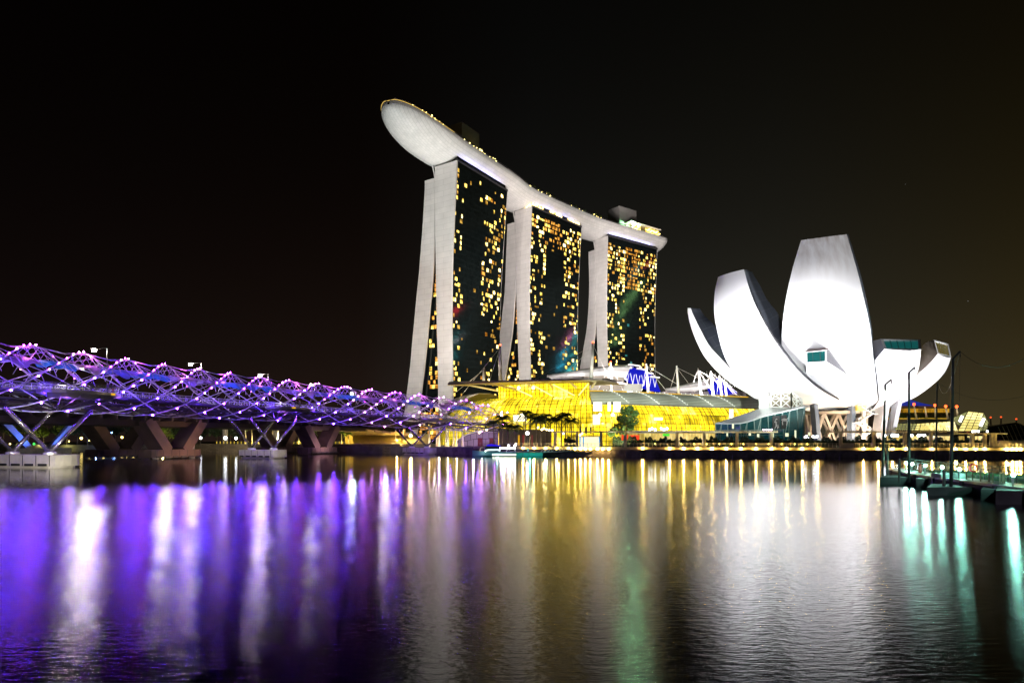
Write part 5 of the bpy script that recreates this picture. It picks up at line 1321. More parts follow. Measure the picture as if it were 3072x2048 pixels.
# tapering uplit columns beside the footbridge landing
ucol = mat('cream_uplit_column', (.8, .72, .55), .6, var=.05)
for i, x in enumerate((1288, 1311, 1318, 1338, 1344, 1361, 1370, 1388, 1187, 1210)):
    dd = 226 + 2 * (i % 2) if x > 1250 else 246; p = V(PX(x, dd), dd, ZQ - .3)
    b = MB(); b.lathe(p, [(.5, 0), (.28, 3.0), (.2, 6.0), (.16, 6.4)], 8); single(b, 'column', ucol, ORD[i] + ' slender cream column in the uplit group under the footbridge landing', 'column', 'uplit columns at the landing', True, loc=p)
    if i % 2 == 0: lamp(p + V(.2, -2.4, .7), 420, (1.0, .78, .42), .2)
# golden abutment hall under the road bridge
ab = thing('abutment_hall', 'golden floodlit hall under the end of the road bridge', 'building', (PX(1120, 262), 262, ZQ))
gw = mat('yellow_wall', (.72, .55, .18), .8, var=.08)
MB().box(PX(1035, 266), 266, ZQ - .3, PX(1215, 266), 268, 9.5).build('back_wall', gw, ab)
b = MB(); b.quad(P(1058, 1330, 246), P(1290, 1330, 236), P(1290, 1300, 262), P(1058, 1300, 266)); b.build('floor_slab', gw, ab)
b = MB()
for i in range(9):
    x0 = 1010 + i * 24; b.bar(P(x0 - 30, 1278 + i * 2.2, 240), P(x0 + 60, 1306, 264), .7, .8)
b.build('ceiling_rib', mat('ochre_rib', (.5, .38, .2), .8), ab)
for x in (1068, 1092, 1116, 1140, 1172, 1196):
    MB().box(PX(x, 264) - 1.2, 264, ZQ + .1, PX(x, 264) + 1.2, 264.2, ZQ + 2.4).build('lit_opening', glow('gold_opening_%d' % x, (1.0, .78, .3), 2.6), ab)
    lamp((PX(x, 258), 258, 4.6), 1700, (1.0, .70, .16), .3)
lamp((PX(1190, 250), 250, 5.0), 2600, (1.0, .72, .18), .3)
b = MB(); b.ball(P(1232, 1306, 244), .45, 8, 5); single(b, 'wall_lamp', ql, 'bright yellow lamp at the end of the golden hall', 'lamp', loc=P(1232, 1306, 244))
# embankment lights under the far end of the road bridge
b = MB()
for i in range(40):
    x = 650 + i * 10.5; a = qpt(x, 1.0, 3.4); b.box(a.x - .12, a.y, 3.4, a.x + .12, a.y + .12, 4.3)
tag(b.build('embankment_fence', glow('lit_fence', (1.0, .70, .08), .9)), 'row of short yellow lit pickets on the stone embankment', 'fence')
# low buildings behind the palms
lb_ = thing('pavilion', 'low pavilion with violet-lit glazing and dark red doors at the footbridge landing', 'pavilion', (PX(1430, 232), 232, ZQ))
vg = panel_mat('mauve_glazing', (.45, .38, .46), (.40, .34, .42), (.08, .06, .08), 2.2, 2.4, .1, rough=.4)
b = MB(); Xs = [1370, 1400, 1440, 1495]; b.grid([[V(PX(x, 233), 233, ZQ - .3), V(PX(x, 233), 233, h)] for x, h in zip(Xs, (4.4, 6.6, 8.0, 8.4))], [[(x * .12, 0), (x * .12, 5)] for x in Xs]); b.build('glazing', vg, lb_)
b = MB(); b.grid([[V(PX(x, 233), 232, h), V(PX(x, 233), 232, h + .4), V(PX(x, 233), 244, h + .6)] for x, h in zip(Xs, (4.4, 6.6, 8.0, 8.4))]); b.build('curved_roof', paint_white, lb_, smooth=True)
dr = mat('dark_red_door', (.16, .01, .02), .5)
for x in (1433, 1468): MB().box(PX(x, 232.6), 232.6, ZQ - .3, PX(x + 15, 232.6), 232.8, 5.6).build('door', dr, lb_)
lamp((PX(1420, 226), 226, 4.5), 500, (.85, .6, 1.0), .3); lamp((PX(1465, 226), 226, 4.5), 450, (.85, .6, 1.0), .3)
kb_ = thing('pavilion', 'plain brown kiosk block behind the palms with red and yellow banners', 'pavilion', (PX(1570, 228), 228, ZQ))
MB().box(PX(1497, 228), 228, ZQ - .3, PX(1655, 228), 240, 8.6).build('wall', panel_mat('brown_kiosk_panels', (.20, .15, .11), (.17, .13, .10), (.06, .045, .03), 2.4, 6, .07), kb_)
for x, m in ((1554, glow('amber_banner', (1.0, .5, .02), .8)), (1566, dr), (1570, glow('red_banner', (.7, .04, .02), .5)), (1594, dr)): MB().box(PX(x, 227.5), 227.5, ZQ, PX(x + 5, 227.5), 227.7, 6.6).build('banner', m, kb_)
MB().box(PX(1576, 227.4), 227.4, ZQ - .3, PX(1590, 227.4), 227.7, 6.2).build('doorway', dark_paint, kb_)
lamp((PX(1530, 220), 220, 5.0), 500, (1, .8, .55), .3); lamp((PX(1600, 221), 221, 5.0), 350, (1, .85, .6), .3)
gb = thing('globe_lamp', 'white globe lamp glowing before the brown kiosk', 'globe lamp', (PX(1582, 210), 210, ZQ)); MB().tube([(PX(1582, 210), 210, ZQ - .3), (PX(1582, 210), 210, 5.6)], .1).build('post', steel_dark, gb); MB().ball(P(1582, 1298, 210), .55, 10, 7).build('globe', glow('globe_light', (1, .96, .9), 22), gb)
for i, (x, y) in enumerate(((1614, 1281), (1625, 1287), (1632, 1284), (1640, 1287), (1648, 1289), (1657, 1289), (1690, 1299), (1740, 1303), (1746, 1299), (1460, 1288), (1438, 1296), (1548, 1330))):
    p = P(x, y, 224); single(MB().ball(p, .34, 6, 4), 'lantern', glow('lantern_%d' % i, (1.0, .8, .42), 13), ORD[i] + ' warm lantern hung among the palms and the first pergola', 'lantern', 'warm lanterns by the palms', loc=p)
kk = thing('kiosk', 'small bright kiosk with blue edges under the first pergola', 'kiosk', (PX(1765, 205), 205, ZQ)); MB().box(PX(1742, 206), 206, ZQ - .3, PX(1800, 206), 210, 5.8).build('lit_window', glow('kiosk_window', (1.0, .86, .5), 1.4), kk)
MB().box(PX(1738, 205.5), 205.2, 5.8, PX(1804, 205.5), 210.5, 6.1).build('roof', paint_white, kk)
for x in (1738, 1748, 1796): MB().box(PX(x, 205.5), 205.3, ZQ - .3, PX(x + 4, 205.5), 205.6, 5.8).build('blue_jamb', glow('blue_jamb_%d' % x, (.15, .5, .9), .9), kk)
for i, x in enumerate((1741, 1757, 1772)):
    p = qpt(x, 6.5, ZQ + 4.2); b = MB(); b.box(p.x - .25, p.y, p.z - .3, p.x + .25, p.y + .2, p.z + 1.6); single(b, 'sign_pillar', mat('grey_sign_%d' % i, (.3, .3, .3), .5), ORD[i] + ' grey banner pillar standing above the first pergola roof', 'sign', 'banner pillars on the pergola', loc=p)
# ================================================================== glass entrance of the museum
ent = thing('entrance_hall', 'teal glass entrance hall with a swooping slate roof under the museum petals', 'building', (PX(2290, 190), 190, ZQ))
def r8(x, y, d): return P(2100 + x / 5.113, 1100 + y / 5.113, d)
slate = panel_mat('slate_roof', (0.20, .22, .25), (0.15, .17, .20), (.32, .34, .36), 2.2, 1.1, .06, rough=.3, spec=.6)
b = MB(); f0 = [r8(240, 852, 196), r8(640, 850, 190), r8(1000, 742, 187), r8(1350, 660, 184), r8(1612, 598, 182)]; k0 = [r8(300, 838, 204), r8(640, 728, 205), r8(930, 628, 205), r8(1085, 612, 202), r8(1600, 600, 196)]
n = 14; Fp, Kp = cat(f0, n), cat(k0, n); b.grid([[a.lerp(c, j / 4) for j in range(5)] for a, c in zip(Fp, Kp)], [[(i * 2.6, j * 3) for j in range(5)] for i in range(n)]); b.grid([[a + V(0, .1, -.35), a] for a in Fp])
b.build('roof', slate, ent, smooth=True)
teal = mat('teal_glazing', (.004, .02, .022), .12, var=.6, scale=.35, emit=(.008, .07, .075), es=.35)
b = MB(); b.grid([[a + V(0, .4, -.3), Vector((a.x, a.y + .4, ZQ - .3))] for a in Fp], [[(i * 2, 0), (i * 2, 8)] for i in range(n)]); b.quad(Fp[-1] + V(0, .4, -.3), Fp[-1] + V(2.5, 8, -.3), V(Fp[-1].x - 1, Fp[-1].y + 9, ZQ), V(Fp[-1].x - 2, Fp[-1].y + .4, ZQ)); g_ = b.build('glazing', teal, ent)
pale_t = mat('pale_teal_frame', (.09, .15, .15), .5); b = MB()
for i, a in enumerate(Fp):
    b.bar(a + V(0, .25, -.3), (a.x + (-.6 if i % 2 else .5), a.y + .25, ZQ), .28, .25)
    if i < n - 1 and i % 2 == 0: b.bar(Vector((a.x, a.y + .2, ZQ)), Fp[i + 1] + V(0, .2, -.3), .18, .18)
for z in (4.6, 6.2, 7.8): b.tube([Vector((a.x, a.y + .2, min(z, a.z - .5))) for a in Fp], .07, 4)
b.build('frame', pale_t, g_)
inl = glow('entrance_inner_light', (.9, .95, .6), 1.2)
for x0, x1, y0, y1 in ((2195, 2200, 1270, 1284), (2240, 2246, 1292, 1305), (2262, 2268, 1300, 1312), (2300, 2306, 1296, 1310), (2336, 2345, 1298, 1308), (2360, 2364, 1290, 1312), (2180, 2184, 1296, 1312), (2395, 2400, 1296, 1306)):
    a, c = P(x0, y1, 186.5), P(x1, y0, 186.5); q = MB(); zf = 186.5; q.box(a.x, 186.2 - (x0 - 2190) * .03, a.z, c.x, 186.4 - (x0 - 2190) * .03, c.z); q.build('inner_light', inl, ent)
bx = MB(); A_ = [r8(1080, 410, 200), r8(1395, 385, 194), r8(1562, 492, 197)]; B_ = [r8(1085, 620, 200), r8(1395, 640, 194), r8(1562, 602, 197)]
bx.quad(A_[0], A_[1], B_[1], B_[0]); bx.quad(A_[1], A_[2], B_[2], B_[1]); gb_ = bx.build('glass_box', mat('brown_grey_glazing', (.10, .09, .07), .15, var=.5, scale=.5, emit=(.30, .26, .16), es=.35), ent)
b = MB()
for P0, P1, Q0, Q1 in ((A_[0], A_[1], B_[0], B_[1]), (A_[1], A_[2], B_[1], B_[2])):
    for u in (0, .5, 1): b.bar(P0.lerp(P1, u) + V(0, -.2, 0), Q0.lerp(Q1, u) + V(0, -.2, 0), .35, .3, (0, 1, 0))
    for v in (0, .38, .95): b.bar(P0.lerp(Q0, v) + V(0, -.2, 0), P1.lerp(Q1, v) + V(0, -.2, 0), .25, .25)
    for u in (0, .5):
        for v0, v1 in ((0, .38), (.38, .95)):
            for (ua, ub) in ((u, u + .5), (u + .5, u)): b.bar(P0.lerp(Q0, v0).lerp(P1.lerp(Q1, v0), ua) + V(0, -.25, 0), P0.lerp(Q0, v1).lerp(P1.lerp(Q1, v1), ub) + V(0, -.25, 0), .2, .2, (0, 1, 0))
b.build('cross_brace', mat('pale_brace', (.6, .6, .58), .5), gb_)
b = MB(); b.quad(r8(905, 470, 203), r8(1066, 440, 203), r8(1066, 612, 203), r8(905, 640, 203)); b.build('white_flank', museum_white, ent)
ban = mat('black_banner', (.012, .012, .014), .7, var=0); bone = glow('bone_print', (.65, .65, .60), .55)
def skeleton(x0, kind):
    q = MB(); d = 184.2
    def S(*pts, r=.10): q.tube([r8(x0 + a, c, d) for a, c in pts], r, 5)
    if kind: # long-necked walking skeleton
        S((8, 60 + 750), (20, 800), (45, 790), (80, 795), (100, 790), (118, 765), (122, 745)); S((30, 800), (24, 850), (28, 885)); S((85, 800), (92, 850), (86, 890)); S((60, 798), (62, 830))
        for i in range(6): S((38 + i * 8, 795), (36 + i * 8, 828), r=.05)
        S((118, 745), (128, 752), r=.16)
    else:   # upright skeleton
        S((35, 940), (55, 900), (52, 860), (40, 830), (48, 800), (60, 795)); S((52, 880), (80, 920), (75, 945)); S((44, 825), (28, 850), r=.07)
        for i in range(6): S((48, 832 + i * 9), (68, 838 + i * 9), r=.05)
        S((56, 795), (70, 800), r=.18); S((55, 905), (85, 880), (95, 930), r=.07)
    return q
for x0, kind, lb in ((1112, 0, 'black museum banner with an upright white animal skeleton'), (1242, 1, 'black museum banner with a walking white dinosaur skeleton')):
    a, c = r8(x0, 945, 184.6), r8(x0 + 112 + 15 * kind, 745 - 10 * kind, 184.6); t_ = thing('banner', lb, 'banner', (a.x, 184.6, a.z)); MB().box(a.x, 184.5, a.z, c.x, 184.7, c.z).build('cloth', ban, t_); skeleton(x0, kind).build('print', bone, t_)
# ------------------------------------------------------------------ buildings beyond the museum
far = thing('convention_centre', 'amber-lit banded building with planted terraces beyond the museum columns', 'building', (PX(2760, 330), 330, ZQ))
D = 330
def slabx(x0, x1, y0, y1, m, nm, dd=D, th_=14): a, c = P(x0, y1, dd), P(x1, y0, dd); q = MB(); q.box(a.x, dd, a.z, c.x, dd + th_, c.z); return q.build(nm, m, far)
slabx(2640, 2850, 1216, 1224, mat('brown_parapet', (.16, .12, .09), .7), 'parapet'); am_g = glass_glow('amber_window_band', (.10, .05, .004), (.55, .27, .015), (.95, .62, .08), .9, .25, .5)
b = MB(); a, c = P(2650, 1236, D - .5), P(2848, 1224, D - .5); b.quad(a, V(c.x, D - .5, a.z), c, V(a.x, D - .5, c.z), [(0, 0), (38, 0), (38, 3), (0, 3)]); b.build('window_band', am_g, far)
slabx(2640, 2855, 1236, 1300, concrete_dark, 'wall'); b = MB(); a, c = P(2650, 1256, D - .6), P(2846, 1252, D - .6); b.box(a.x, D - .6, a.z, c.x, D - .3, c.z); b.build('light_band', am_g if False else glow('amber_ledge', (.8, .5, .05), .55), far)
q = MB(); rr = random.Random(8)
for _ in range(900):
    p = P(rr.uniform(2650, 2850), rr.uniform(1237, 1252), D - 1.5); a = Vector((rr.gauss(0, 1), 0.3, rr.gauss(0, 1))).normalized() * .55; c = a.orthogonal().normalized() * .3; q.quad(p - a, p - c, p + a, p + c)
q.build('terrace_planting', leaf, far)
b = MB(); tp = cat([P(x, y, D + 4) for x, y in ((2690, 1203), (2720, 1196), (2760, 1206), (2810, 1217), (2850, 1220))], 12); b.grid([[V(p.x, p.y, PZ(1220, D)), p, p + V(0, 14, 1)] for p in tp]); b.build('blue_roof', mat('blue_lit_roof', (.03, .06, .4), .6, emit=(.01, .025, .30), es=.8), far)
spot((PX(2740, 300), 300, 6), (PX(2750, 330), 330, 16), 1.0e4, (1, .8, .3), 100)
for i, (x0, y0, x1, y1, red) in enumerate(((2742, 1214, 2750, 1255, 1), (2774, 1218, 2780, 1250, 0), (2805, 1217, 2807, 1250, 1), (2837, 1220, 2844, 1256, 1), (2870, 1221, 2872, 1245, 1), (2972, 1253, 2973, 1290, 1), (3003, 1252, 3003, 1290, 1), (3049, 1258, 3049, 1290, 1))):
    dd = 322 if i < 5 else 380; b0, t0 = P(x1, y1, dd), P(x0, y0, dd); m_ = thing('cable_mast', ORD[i] + ' short mast beyond the museum counted from its columns, ' + ('red lamp on top' if red else 'without a lamp'), 'mast', b0, 'masts beyond the museum')
    MB().tube([b0, t0], [.5, .3], 6).build('pole', mast_paint if i < 5 else steel_dark, m_)
    if red: MB().ball(t0 + V(0, 0, .5), .75 if i < 5 else .55, 6, 4).build('red_lamp', glow('far_red_lamp_%d' % i, (1.0, .10, .02), 5 if i < 5 else 1.6), m_)
    if i < 5: spot(b0 + V(-1, -6, 0), t0, 1200, (1, .85, .5), 60)
cp = thing('crystal_pavilion', 'faceted crystal pavilion glowing pale yellow by the jetty poles', 'pavilion', (PX(2820, 215), 215, ZQ))
def z4(x, y, d): return P(2640 + x / 5.444, 1180 + y / 5.444, d)
cg = glass_glow('crystal_glow', (.55, .45, .12), (1.0, .86, .34), (1.5, 1.35, .95), 1.7, .35, .35); cg2 = glass_glow('crystal_glow_dim', (.18, .18, .07), (.42, .42, .16), (.8, .8, .4), 1.3, .35, .35)
def facet(pts, m, nm, uvs, bars=True, nu=5, nv=4):
    q = MB(); q.quad(*pts, uv=uvs); o = q.build(nm, m, cp)
    if bars:
        k_ = MB(); nn = (pts[1] - pts[0]).cross(pts[3] - pts[0]).normalized(); nn = nn if nn.y < 0 else -nn
        for i in range(nu + 1): k_.tube([pts[0].lerp(pts[1], i / nu) + nn * .1, pts[3].lerp(pts[2], i / nu) + nn * .1], .10, 4)
        for j in range(nv + 1): k_.tube([pts[0].lerp(pts[3], j / nv) + nn * .1, pts[1].lerp(pts[2], j / nv) + nn * .1], .08, 4)
        k_.build('mullion_grid', mull, o)
facet([z4(1270, 612, 208), z4(1590, 612, 206), z4(1695, 318, 214), z4(1440, 288, 216)], cg, 'tower_facet', [(0, 0), (6, 0), (6, 9), (0, 9)], nu=3, nv=7)
facet([z4(1590, 612, 206), z4(1740, 600, 212), z4(1770, 470, 216), z4(1695, 318, 214)], cg2, 'tower_flank', [(0, 0), (5, 0), (5, 9), (0, 9)], nu=2, nv=4)
facet([z4(1130, 420, 222), z4(1300, 525, 216), z4(1440, 288, 216), z4(1425, 290, 222)], cg2, 'roof_facet', [(0, 0), (5, 0), (5, 6), (0, 6)], nu=3, nv=3)
facet([z4(560, 600, 204), z4(1275, 612, 208), z4(1215, 448, 214), z4(600, 490, 212)], cg, 'hall_facet', [(0, 0), (22, 0), (22, 5), (0, 5)], nu=9, nv=3)
facet([z4(245, 590, 204), z4(560, 600, 204), z4(600, 490, 212), z4(262, 488, 212)], cg2, 'hall_flank', [(0, 0), (10, 0), (10, 4), (0, 4)], nu=6, nv=3)
q = MB(); q.grid([[z4(262, 488, 212), z4(600, 490, 212), z4(1215, 448, 214), z4(1300, 525, 216)], [z4(500, 420, 222), z4(720, 405, 226), z4(1120, 415, 226), z4(1180, 420, 224)]]); q.build('hall_roof', mat('dark_hall_roof', (.07, .075, .06), .5), cp)
for x0, y0, x1, y1, d in ((1300, 455, 1345, 360, 213), (1640, 525, 1700, 400, 205)): MB().bar(z4(x0, y0, d), z4(x1, y1, d), .9, .3, (0, 1, 0)).build('light_panel', glow('white_panel_%d' % x0, (1, 1, .9), 3), cp)
b = MB(); a0, a1 = P(2655, 1330, 196), P(2948, 1306, 196)
for x0, x1 in ((2660, 2712), (2722, 2790), (2798, 2850), (2875, 2893), (2902, 2916), (2925, 2950)): b.quad(V(PX(x0, 198), 198, ZQ), V(PX(x1, 198), 198, ZQ), V(PX(x1, 198), 198, 6.0), V(PX(x0, 198), 198, 6.0), [(x0 * .1, 0), (x1 * .1, 0), (x1 * .1, 4), (x0 * .1, 4)])
b.build('shopfront', shop, cp)
dm_ = thing('glass_dome', 'dark ribbed dome beyond the last pergola', 'dome', (PX(3080, 260), 260, ZQ))
dtop = cat([P(x, y, 262) for x, y in ((2955, 1290), (2985, 1277), (3020, 1272), (3052, 1266), (3090, 1283), (3150, 1300))], 16)
b = MB(); b.grid([[V(p.x + (3040 - (p.x / p.y * F + CX)) * -.01, p.y - 12, ZQ), p.lerp(V(p.x, p.y - 11, ZQ), .5) + V(0, -2, 1), p, p + V(0, 16, -1), V(p.x, p.y + 30, ZQ)] for p in dtop], [[(i * 2, j * 4) for j in range(5)] for i in range(16)]); b.build('glazing', panel_mat('dim_dome_glass', (.012, .014, .012), (.016, .018, .014), (.06, .06, .04), 2.5, 3, .12, rough=.2), dm_, smooth=True)
b = MB()
for i in range(8): b.tube([z4(1930 + i * 70, 540 - 10 * i, 252), z4(2060 + i * 72, 815, 248)], .14, 4)
b.build('dome_rib', mat('olive_dome_rib', (.20, .19, .12), .5), dm_)
lw = MB(); a = P(3000, 1342, 160); lw.box(PX(2998, 166), 166, ZQ - .2, PX(3400, 166), 168, 4.6); single(lw, 'terrace_wall', pg, 'plain olive-lit terrace wall beyond the last quay lamps', 'wall')
# ------------------------------------------------------------------ dark trees and lights on the far bank under the bridge
rt_ = random.Random(17)
TR = [(-60, 1262), (10, 1270), (52, 1283), (85, 1288), (130, 1290), (170, 1292), (200, 1278), (232, 1280), (262, 1285), (300, 1284), (345, 1288), (392, 1286), (440, 1290), (500, 1292), (545, 1290), (600, 1290), (650, 1294), (690, 1296)]
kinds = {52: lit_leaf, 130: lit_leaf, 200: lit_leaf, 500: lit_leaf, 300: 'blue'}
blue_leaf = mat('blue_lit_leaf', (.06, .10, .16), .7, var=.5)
for i, (x, y) in enumerate(TR):
    dd = 322 - x * .09 + 12 + rt_.uniform(-4, 6); kd = kinds.get(x); m = leaf_dark if kd is None else (blue_leaf if kd == 'blue' else lit_leaf)
    base = V(PX(x, dd), dd, ZQ - .3); h_ = PZ(y, dd) - ZQ + 1.5
    broad_tree(ORD[i] + (' dark tree' if kd is None else ' lamp-lit tree') + ' on the far bank, counted from the frame edge', base, h_ * 1.15, h_ * .55, m, 420, 300 + i, .6, 'trees on the far bank', .22)
    if kd: lamp(base + V(.5, -4.0, 1.0), 1300 if kd != 'blue' else 2200, (1.0, .95, .3) if kd != 'blue' else (.15, .3, 1.0), .3)
PT = [(8, 1267, 'w', .9), (57, 1303, 'r', .5), (30, 1330, 'y', .5), (190, 1314, 'w', .7), (207, 1322, 'y', .4), (244, 1313, 'y', .8), (310, 1308, 'y', .8), (310, 1318, 'y', .5), (342, 1334, 'b', .7), (366, 1310, 'y', .7), (102, 1330, 'g', .8), (345, 1324, 'y', .5), (400, 1326, 'y', .6), (380, 1322, 'y', .4), (676, 1312, 'w', .8), (708, 1313, 'w', .6), (602, 1312, 'w', .6), (268, 1320, 'y', .4), (335, 1296, 'b', .4)]
cm = {'w': glow('far_white_lamp', (.9, .95, 1.0), 14), 'y': glow('far_yellow_lamp', (1.0, .75, .2), 7), 'r': glow('far_red_lamp', (1.0, .1, .15), 5), 'b': glow('far_blue_lamp', (.15, .35, 1.0), 22), 'g': glow('far_green_lamp', (.1, 1.0, .15), 1.2)}
nmz = {'w': 'white', 'y': 'yellow', 'r': 'red', 'b': 'blue', 'g': 'green'}; cnt = {}
for x, y, c_, r_ in PT:
    dd = 312 - x * .09 + (6 if x < 560 else -18); p = P(x, y, dd); cnt[c_] = cnt.get(c_, -1) + 1
    t_ = thing('garden_lamp', (ORD[cnt[c_]] + ' ' if c_ in 'wyb' else 'lone ') + nmz[c_] + ' garden lamp on the far bank under the bridges', 'lamp', (p.x, p.y, ZQ - .3), 'garden lamps on the far bank')
    MB().tube([(p.x, p.y, ZQ - .3), p], .07, 4).build('post', dark_paint, t_); MB().ball(p, r_ * .8, 6, 4).build('lamp_glass', cm[c_], t_)
# ================================================================== tour boat, pontoon and gangway
def z3(x, y, d): return P(1400 + x / 6.533, 1300 + y / 6.533, d)
bo = thing('tour_boat', 'small tour boat with a blue canopy and strings of white lamps, moored by the pontoon', 'boat', (PX(1482, 184), 184, 0)); D = 184
hullp = cat([V(PX(x, D), D, 0) for x in (1417, 1440, 1480, 1520, 1550)], 12); b = MB(); prof = [(.0, .35), (1.0, .85), (1.5, 1.0), (1.55, 1.0), (1.3, .9)]
rows_ = []
for i, p in enumerate(hullp):
    f = i / 11; w = 1.9 * min(1, (f * 3.2 + .08)) * (1 if f < .9 else .92); z1 = 1.25 + .5 * (1 - f) ** 3
    rows_.append([p + V(0, -w * .6, -.3), p + V(0, -w, .35), p + V(0, -w, z1), p + V(0, w, z1), p + V(0, w, .35), p + V(0, w * .6, -.3)])
b.grid(rows_); b.poly(rows_[0]); b.poly(rows_[-1][::-1]); b.build('hull', mat('teal_hull', (.10, .28, .33), .35, var=.1), bo)
q = MB(); q.grid([[r[1] + V(0, -.06, -.02), r[1] + V(0, -.06, .42)] for r in rows_[5:]]); q.build('lit_side_strip', glow('white_side_strip', (.95, 1.0, .75), 3.2), bo)
MB().box(PX(1456, D), D - 1.6, 1.3, PX(1500, D), D + 1.6, 3.0).build('cabin_window', mat('boat_glass', (.02, .03, .05), .1), bo)
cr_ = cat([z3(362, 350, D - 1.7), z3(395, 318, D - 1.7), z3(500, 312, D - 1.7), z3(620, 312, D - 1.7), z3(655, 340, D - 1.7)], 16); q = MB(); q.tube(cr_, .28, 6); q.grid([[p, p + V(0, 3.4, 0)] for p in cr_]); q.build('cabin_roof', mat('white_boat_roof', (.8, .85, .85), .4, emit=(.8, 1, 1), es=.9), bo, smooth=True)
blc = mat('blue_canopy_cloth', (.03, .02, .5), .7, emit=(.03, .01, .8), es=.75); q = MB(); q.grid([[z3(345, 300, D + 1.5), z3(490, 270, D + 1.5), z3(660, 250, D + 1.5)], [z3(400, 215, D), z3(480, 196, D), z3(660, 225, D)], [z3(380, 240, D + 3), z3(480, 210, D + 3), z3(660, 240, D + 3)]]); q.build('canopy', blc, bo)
q = MB()
for x in (300, 350, 500, 640, 780, 950): q.tube([z3(x, 390, D), z3(x, 280, D)], .05, 4)
q.tube([z3(500, 285, D), z3(960, 285, D)], .05, 4); q.build('canopy_post', steel, bo)
wl_ = glow('boat_white_lamp', (1.0, .93, .95), 40)
for x in (522, 568, 617, 663, 710, 747, 797, 845, 890, 935, 822, 947): MB().ball(z3(x, 282 if x not in (822, 947) else 228, D - 1.0), .24, 6, 4).build('lamp', wl_, bo)
q = MB(); q.tube(cat([z3(262, 330, D - .5), z3(266, 290, D - .5), z3(290, 262, D - .5), z3(318, 262, D - .5), z3(316, 285, D - .5)], 12), [.28, .25, .22, .2, .2, .2, .2, .2, .2, .2, .2, .16], 7); q.build('carved_prow', mat('cream_prow', (.7, .62, .5), .5), bo, smooth=True)
lamp(z3(300, 330, D - 3), 160, (1, .9, .7), .2); lamp(z3(700, 200, D - 2), 260, (.2, .15, 1.0), .3); lamp(z3(600, 420, D - 4), 120, (.5, 1, .9), .2)
po = thing('pontoon', 'teal-lit floating pontoon between the tour boat and the gangway', 'pontoon', (PX(1590, 184), 184, 0))
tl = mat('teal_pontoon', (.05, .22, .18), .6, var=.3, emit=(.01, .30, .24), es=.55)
for x0, x1 in ((1548, 1556), (1557, 1568), (1570, 1588), (1590, 1628)): MB().box(PX(x0, 182), 182, .1, PX(x1, 182), 187, 1.1).build('float', tl, po)
MB().box(PX(1546, 182), 181.8, 1.1, PX(1630, 182), 187.2, 1.25).build('deck', concrete_dark, po); MB().tube([P(1584, 1352, 183), P(1584, 1344, 183)], .22, 8).build('mooring_post', glow('teal_post', (.2, .75, .85), .7), po)
lamp((PX(1590, 179), 179, 1.4), 150, (.1, 1.0, .75), .2)
ga = thing('gangway', 'white triangular-truss gangway sloping from the promenade to the pontoon', 'gangway', (PX(1660, 184), 184, 0))
for d in (183.0, 185.2):
    q = MB(); lo = [P(1621, 1355.5, d), P(1725, 1351, d)]; hi = [P(1627, 1342.5, d), P(1725, 1340.5, d)]; q.tube(lo, .11, 5); q.tube(hi, .09, 5)
    for i in range(9): a = lo[0].lerp(lo[1], i / 9); m_ = hi[0].lerp(hi[1], (i + .5) / 9); c = lo[0].lerp(lo[1], (i + 1) / 9); q.tube([a, m_], .09, 5); q.tube([m_, c], .09, 5)
    q.build('truss', paint_white, ga)
q = MB(); q.bar(P(1621, 1355.5, 184.1), P(1725, 1351, 184.1), 2.0, .12); q.build('walkway', concrete_dark, ga); lamp((PX(1640, 180), 180, 2.2), 60, (.4, 1, .8), .2)
q = MB(); a0 = P(1725, 1352, 183)
q.box(PX(1724, 183), 182.5, 1.2, PX(1850, 181), 186, 1.55); single(q, 'landing_stage', concrete_dark, 'low landing stage at the top of the gangway', 'landing stage')
# ================================================================== jetty with poles and bollard lamps
def z6(x, y, d): return P(2640 + x / 5.444, 1330 + y / 5.444, d)
jet = thing('jetty', 'floating jetty with a pale wet deck reaching in beside the poles', 'jetty', (38, 60, 0)); dkm = mat('wet_jetty_deck', (.30, .34, .33), .28, var=.35, scale=.8)
pf = mat('pontoon_concrete', (.05, .046, .052), .8, var=.3)
E0 = [V(PX(2660, 78), 78, 0), V(PX(2700, 70), 70, 0), V(PX(2810, 58.5), 58.5, 0), V(PX(2870, 55), 55, 0), V(PX(3072, 45), 45, 0), V(PX(3300, 38), 38, 0)]
E0 = cat(E0, 24); b = MB(); w = V(2.6, .9, 0)
b.grid([[p + V(0, 0, .35), p + V(0, 0, 1.15), p + w + V(0, 0, 1.15), p + w + V(0, 0, .35)] for p in E0]); b.quad(E0[0] + V(0, 0, .35), E0[0] + w + V(0, 0, .35), E0[0] + w + V(0, 0, 1.15), E0[0] + V(0, 0, 1.15)); b.build('deck', dkm, jet)
b = MB(); b.grid([[p + V(-.05, -.05, -.4), p + V(-.05, -.05, .95)] for p in E0[:-1]]); b.build('side_wall', pf, jet)
q = MB()
for i in range(2, 23, 3): q.obox(E0[i] + V(-.12, -.1, .5), (.12, 0, 0), (0, .15, 0), (0, 0, .55))
q.build('rubber_fender', dark_paint, jet)
def ponton(x0, x1, ywl, ytop, dep, label_):
    d = HC * F / (ywl - YH); ztp = PZ(ytop, d); a, c = PX(x0, d), PX(x1, d)
    q = MB(); q.add([(a, d, -.3), (c, d, -.3), (PX(x1 + 10, d + dep), d + dep, -.3), (PX(x0 + 14, d + dep), d + dep, -.3), (a - .05, d - .1, ztp), (c, d, ztp), (PX(x1 + 10, d + dep), d + dep, ztp), (PX(x0 + 14, d + dep), d + dep, ztp)], [(0, 1, 5, 4), (1, 2, 6, 5), (2, 3, 7, 6), (3, 0, 4, 7), (4, 5, 6, 7)])
    o = q.build('mooring_pontoon', pf, jet); return d
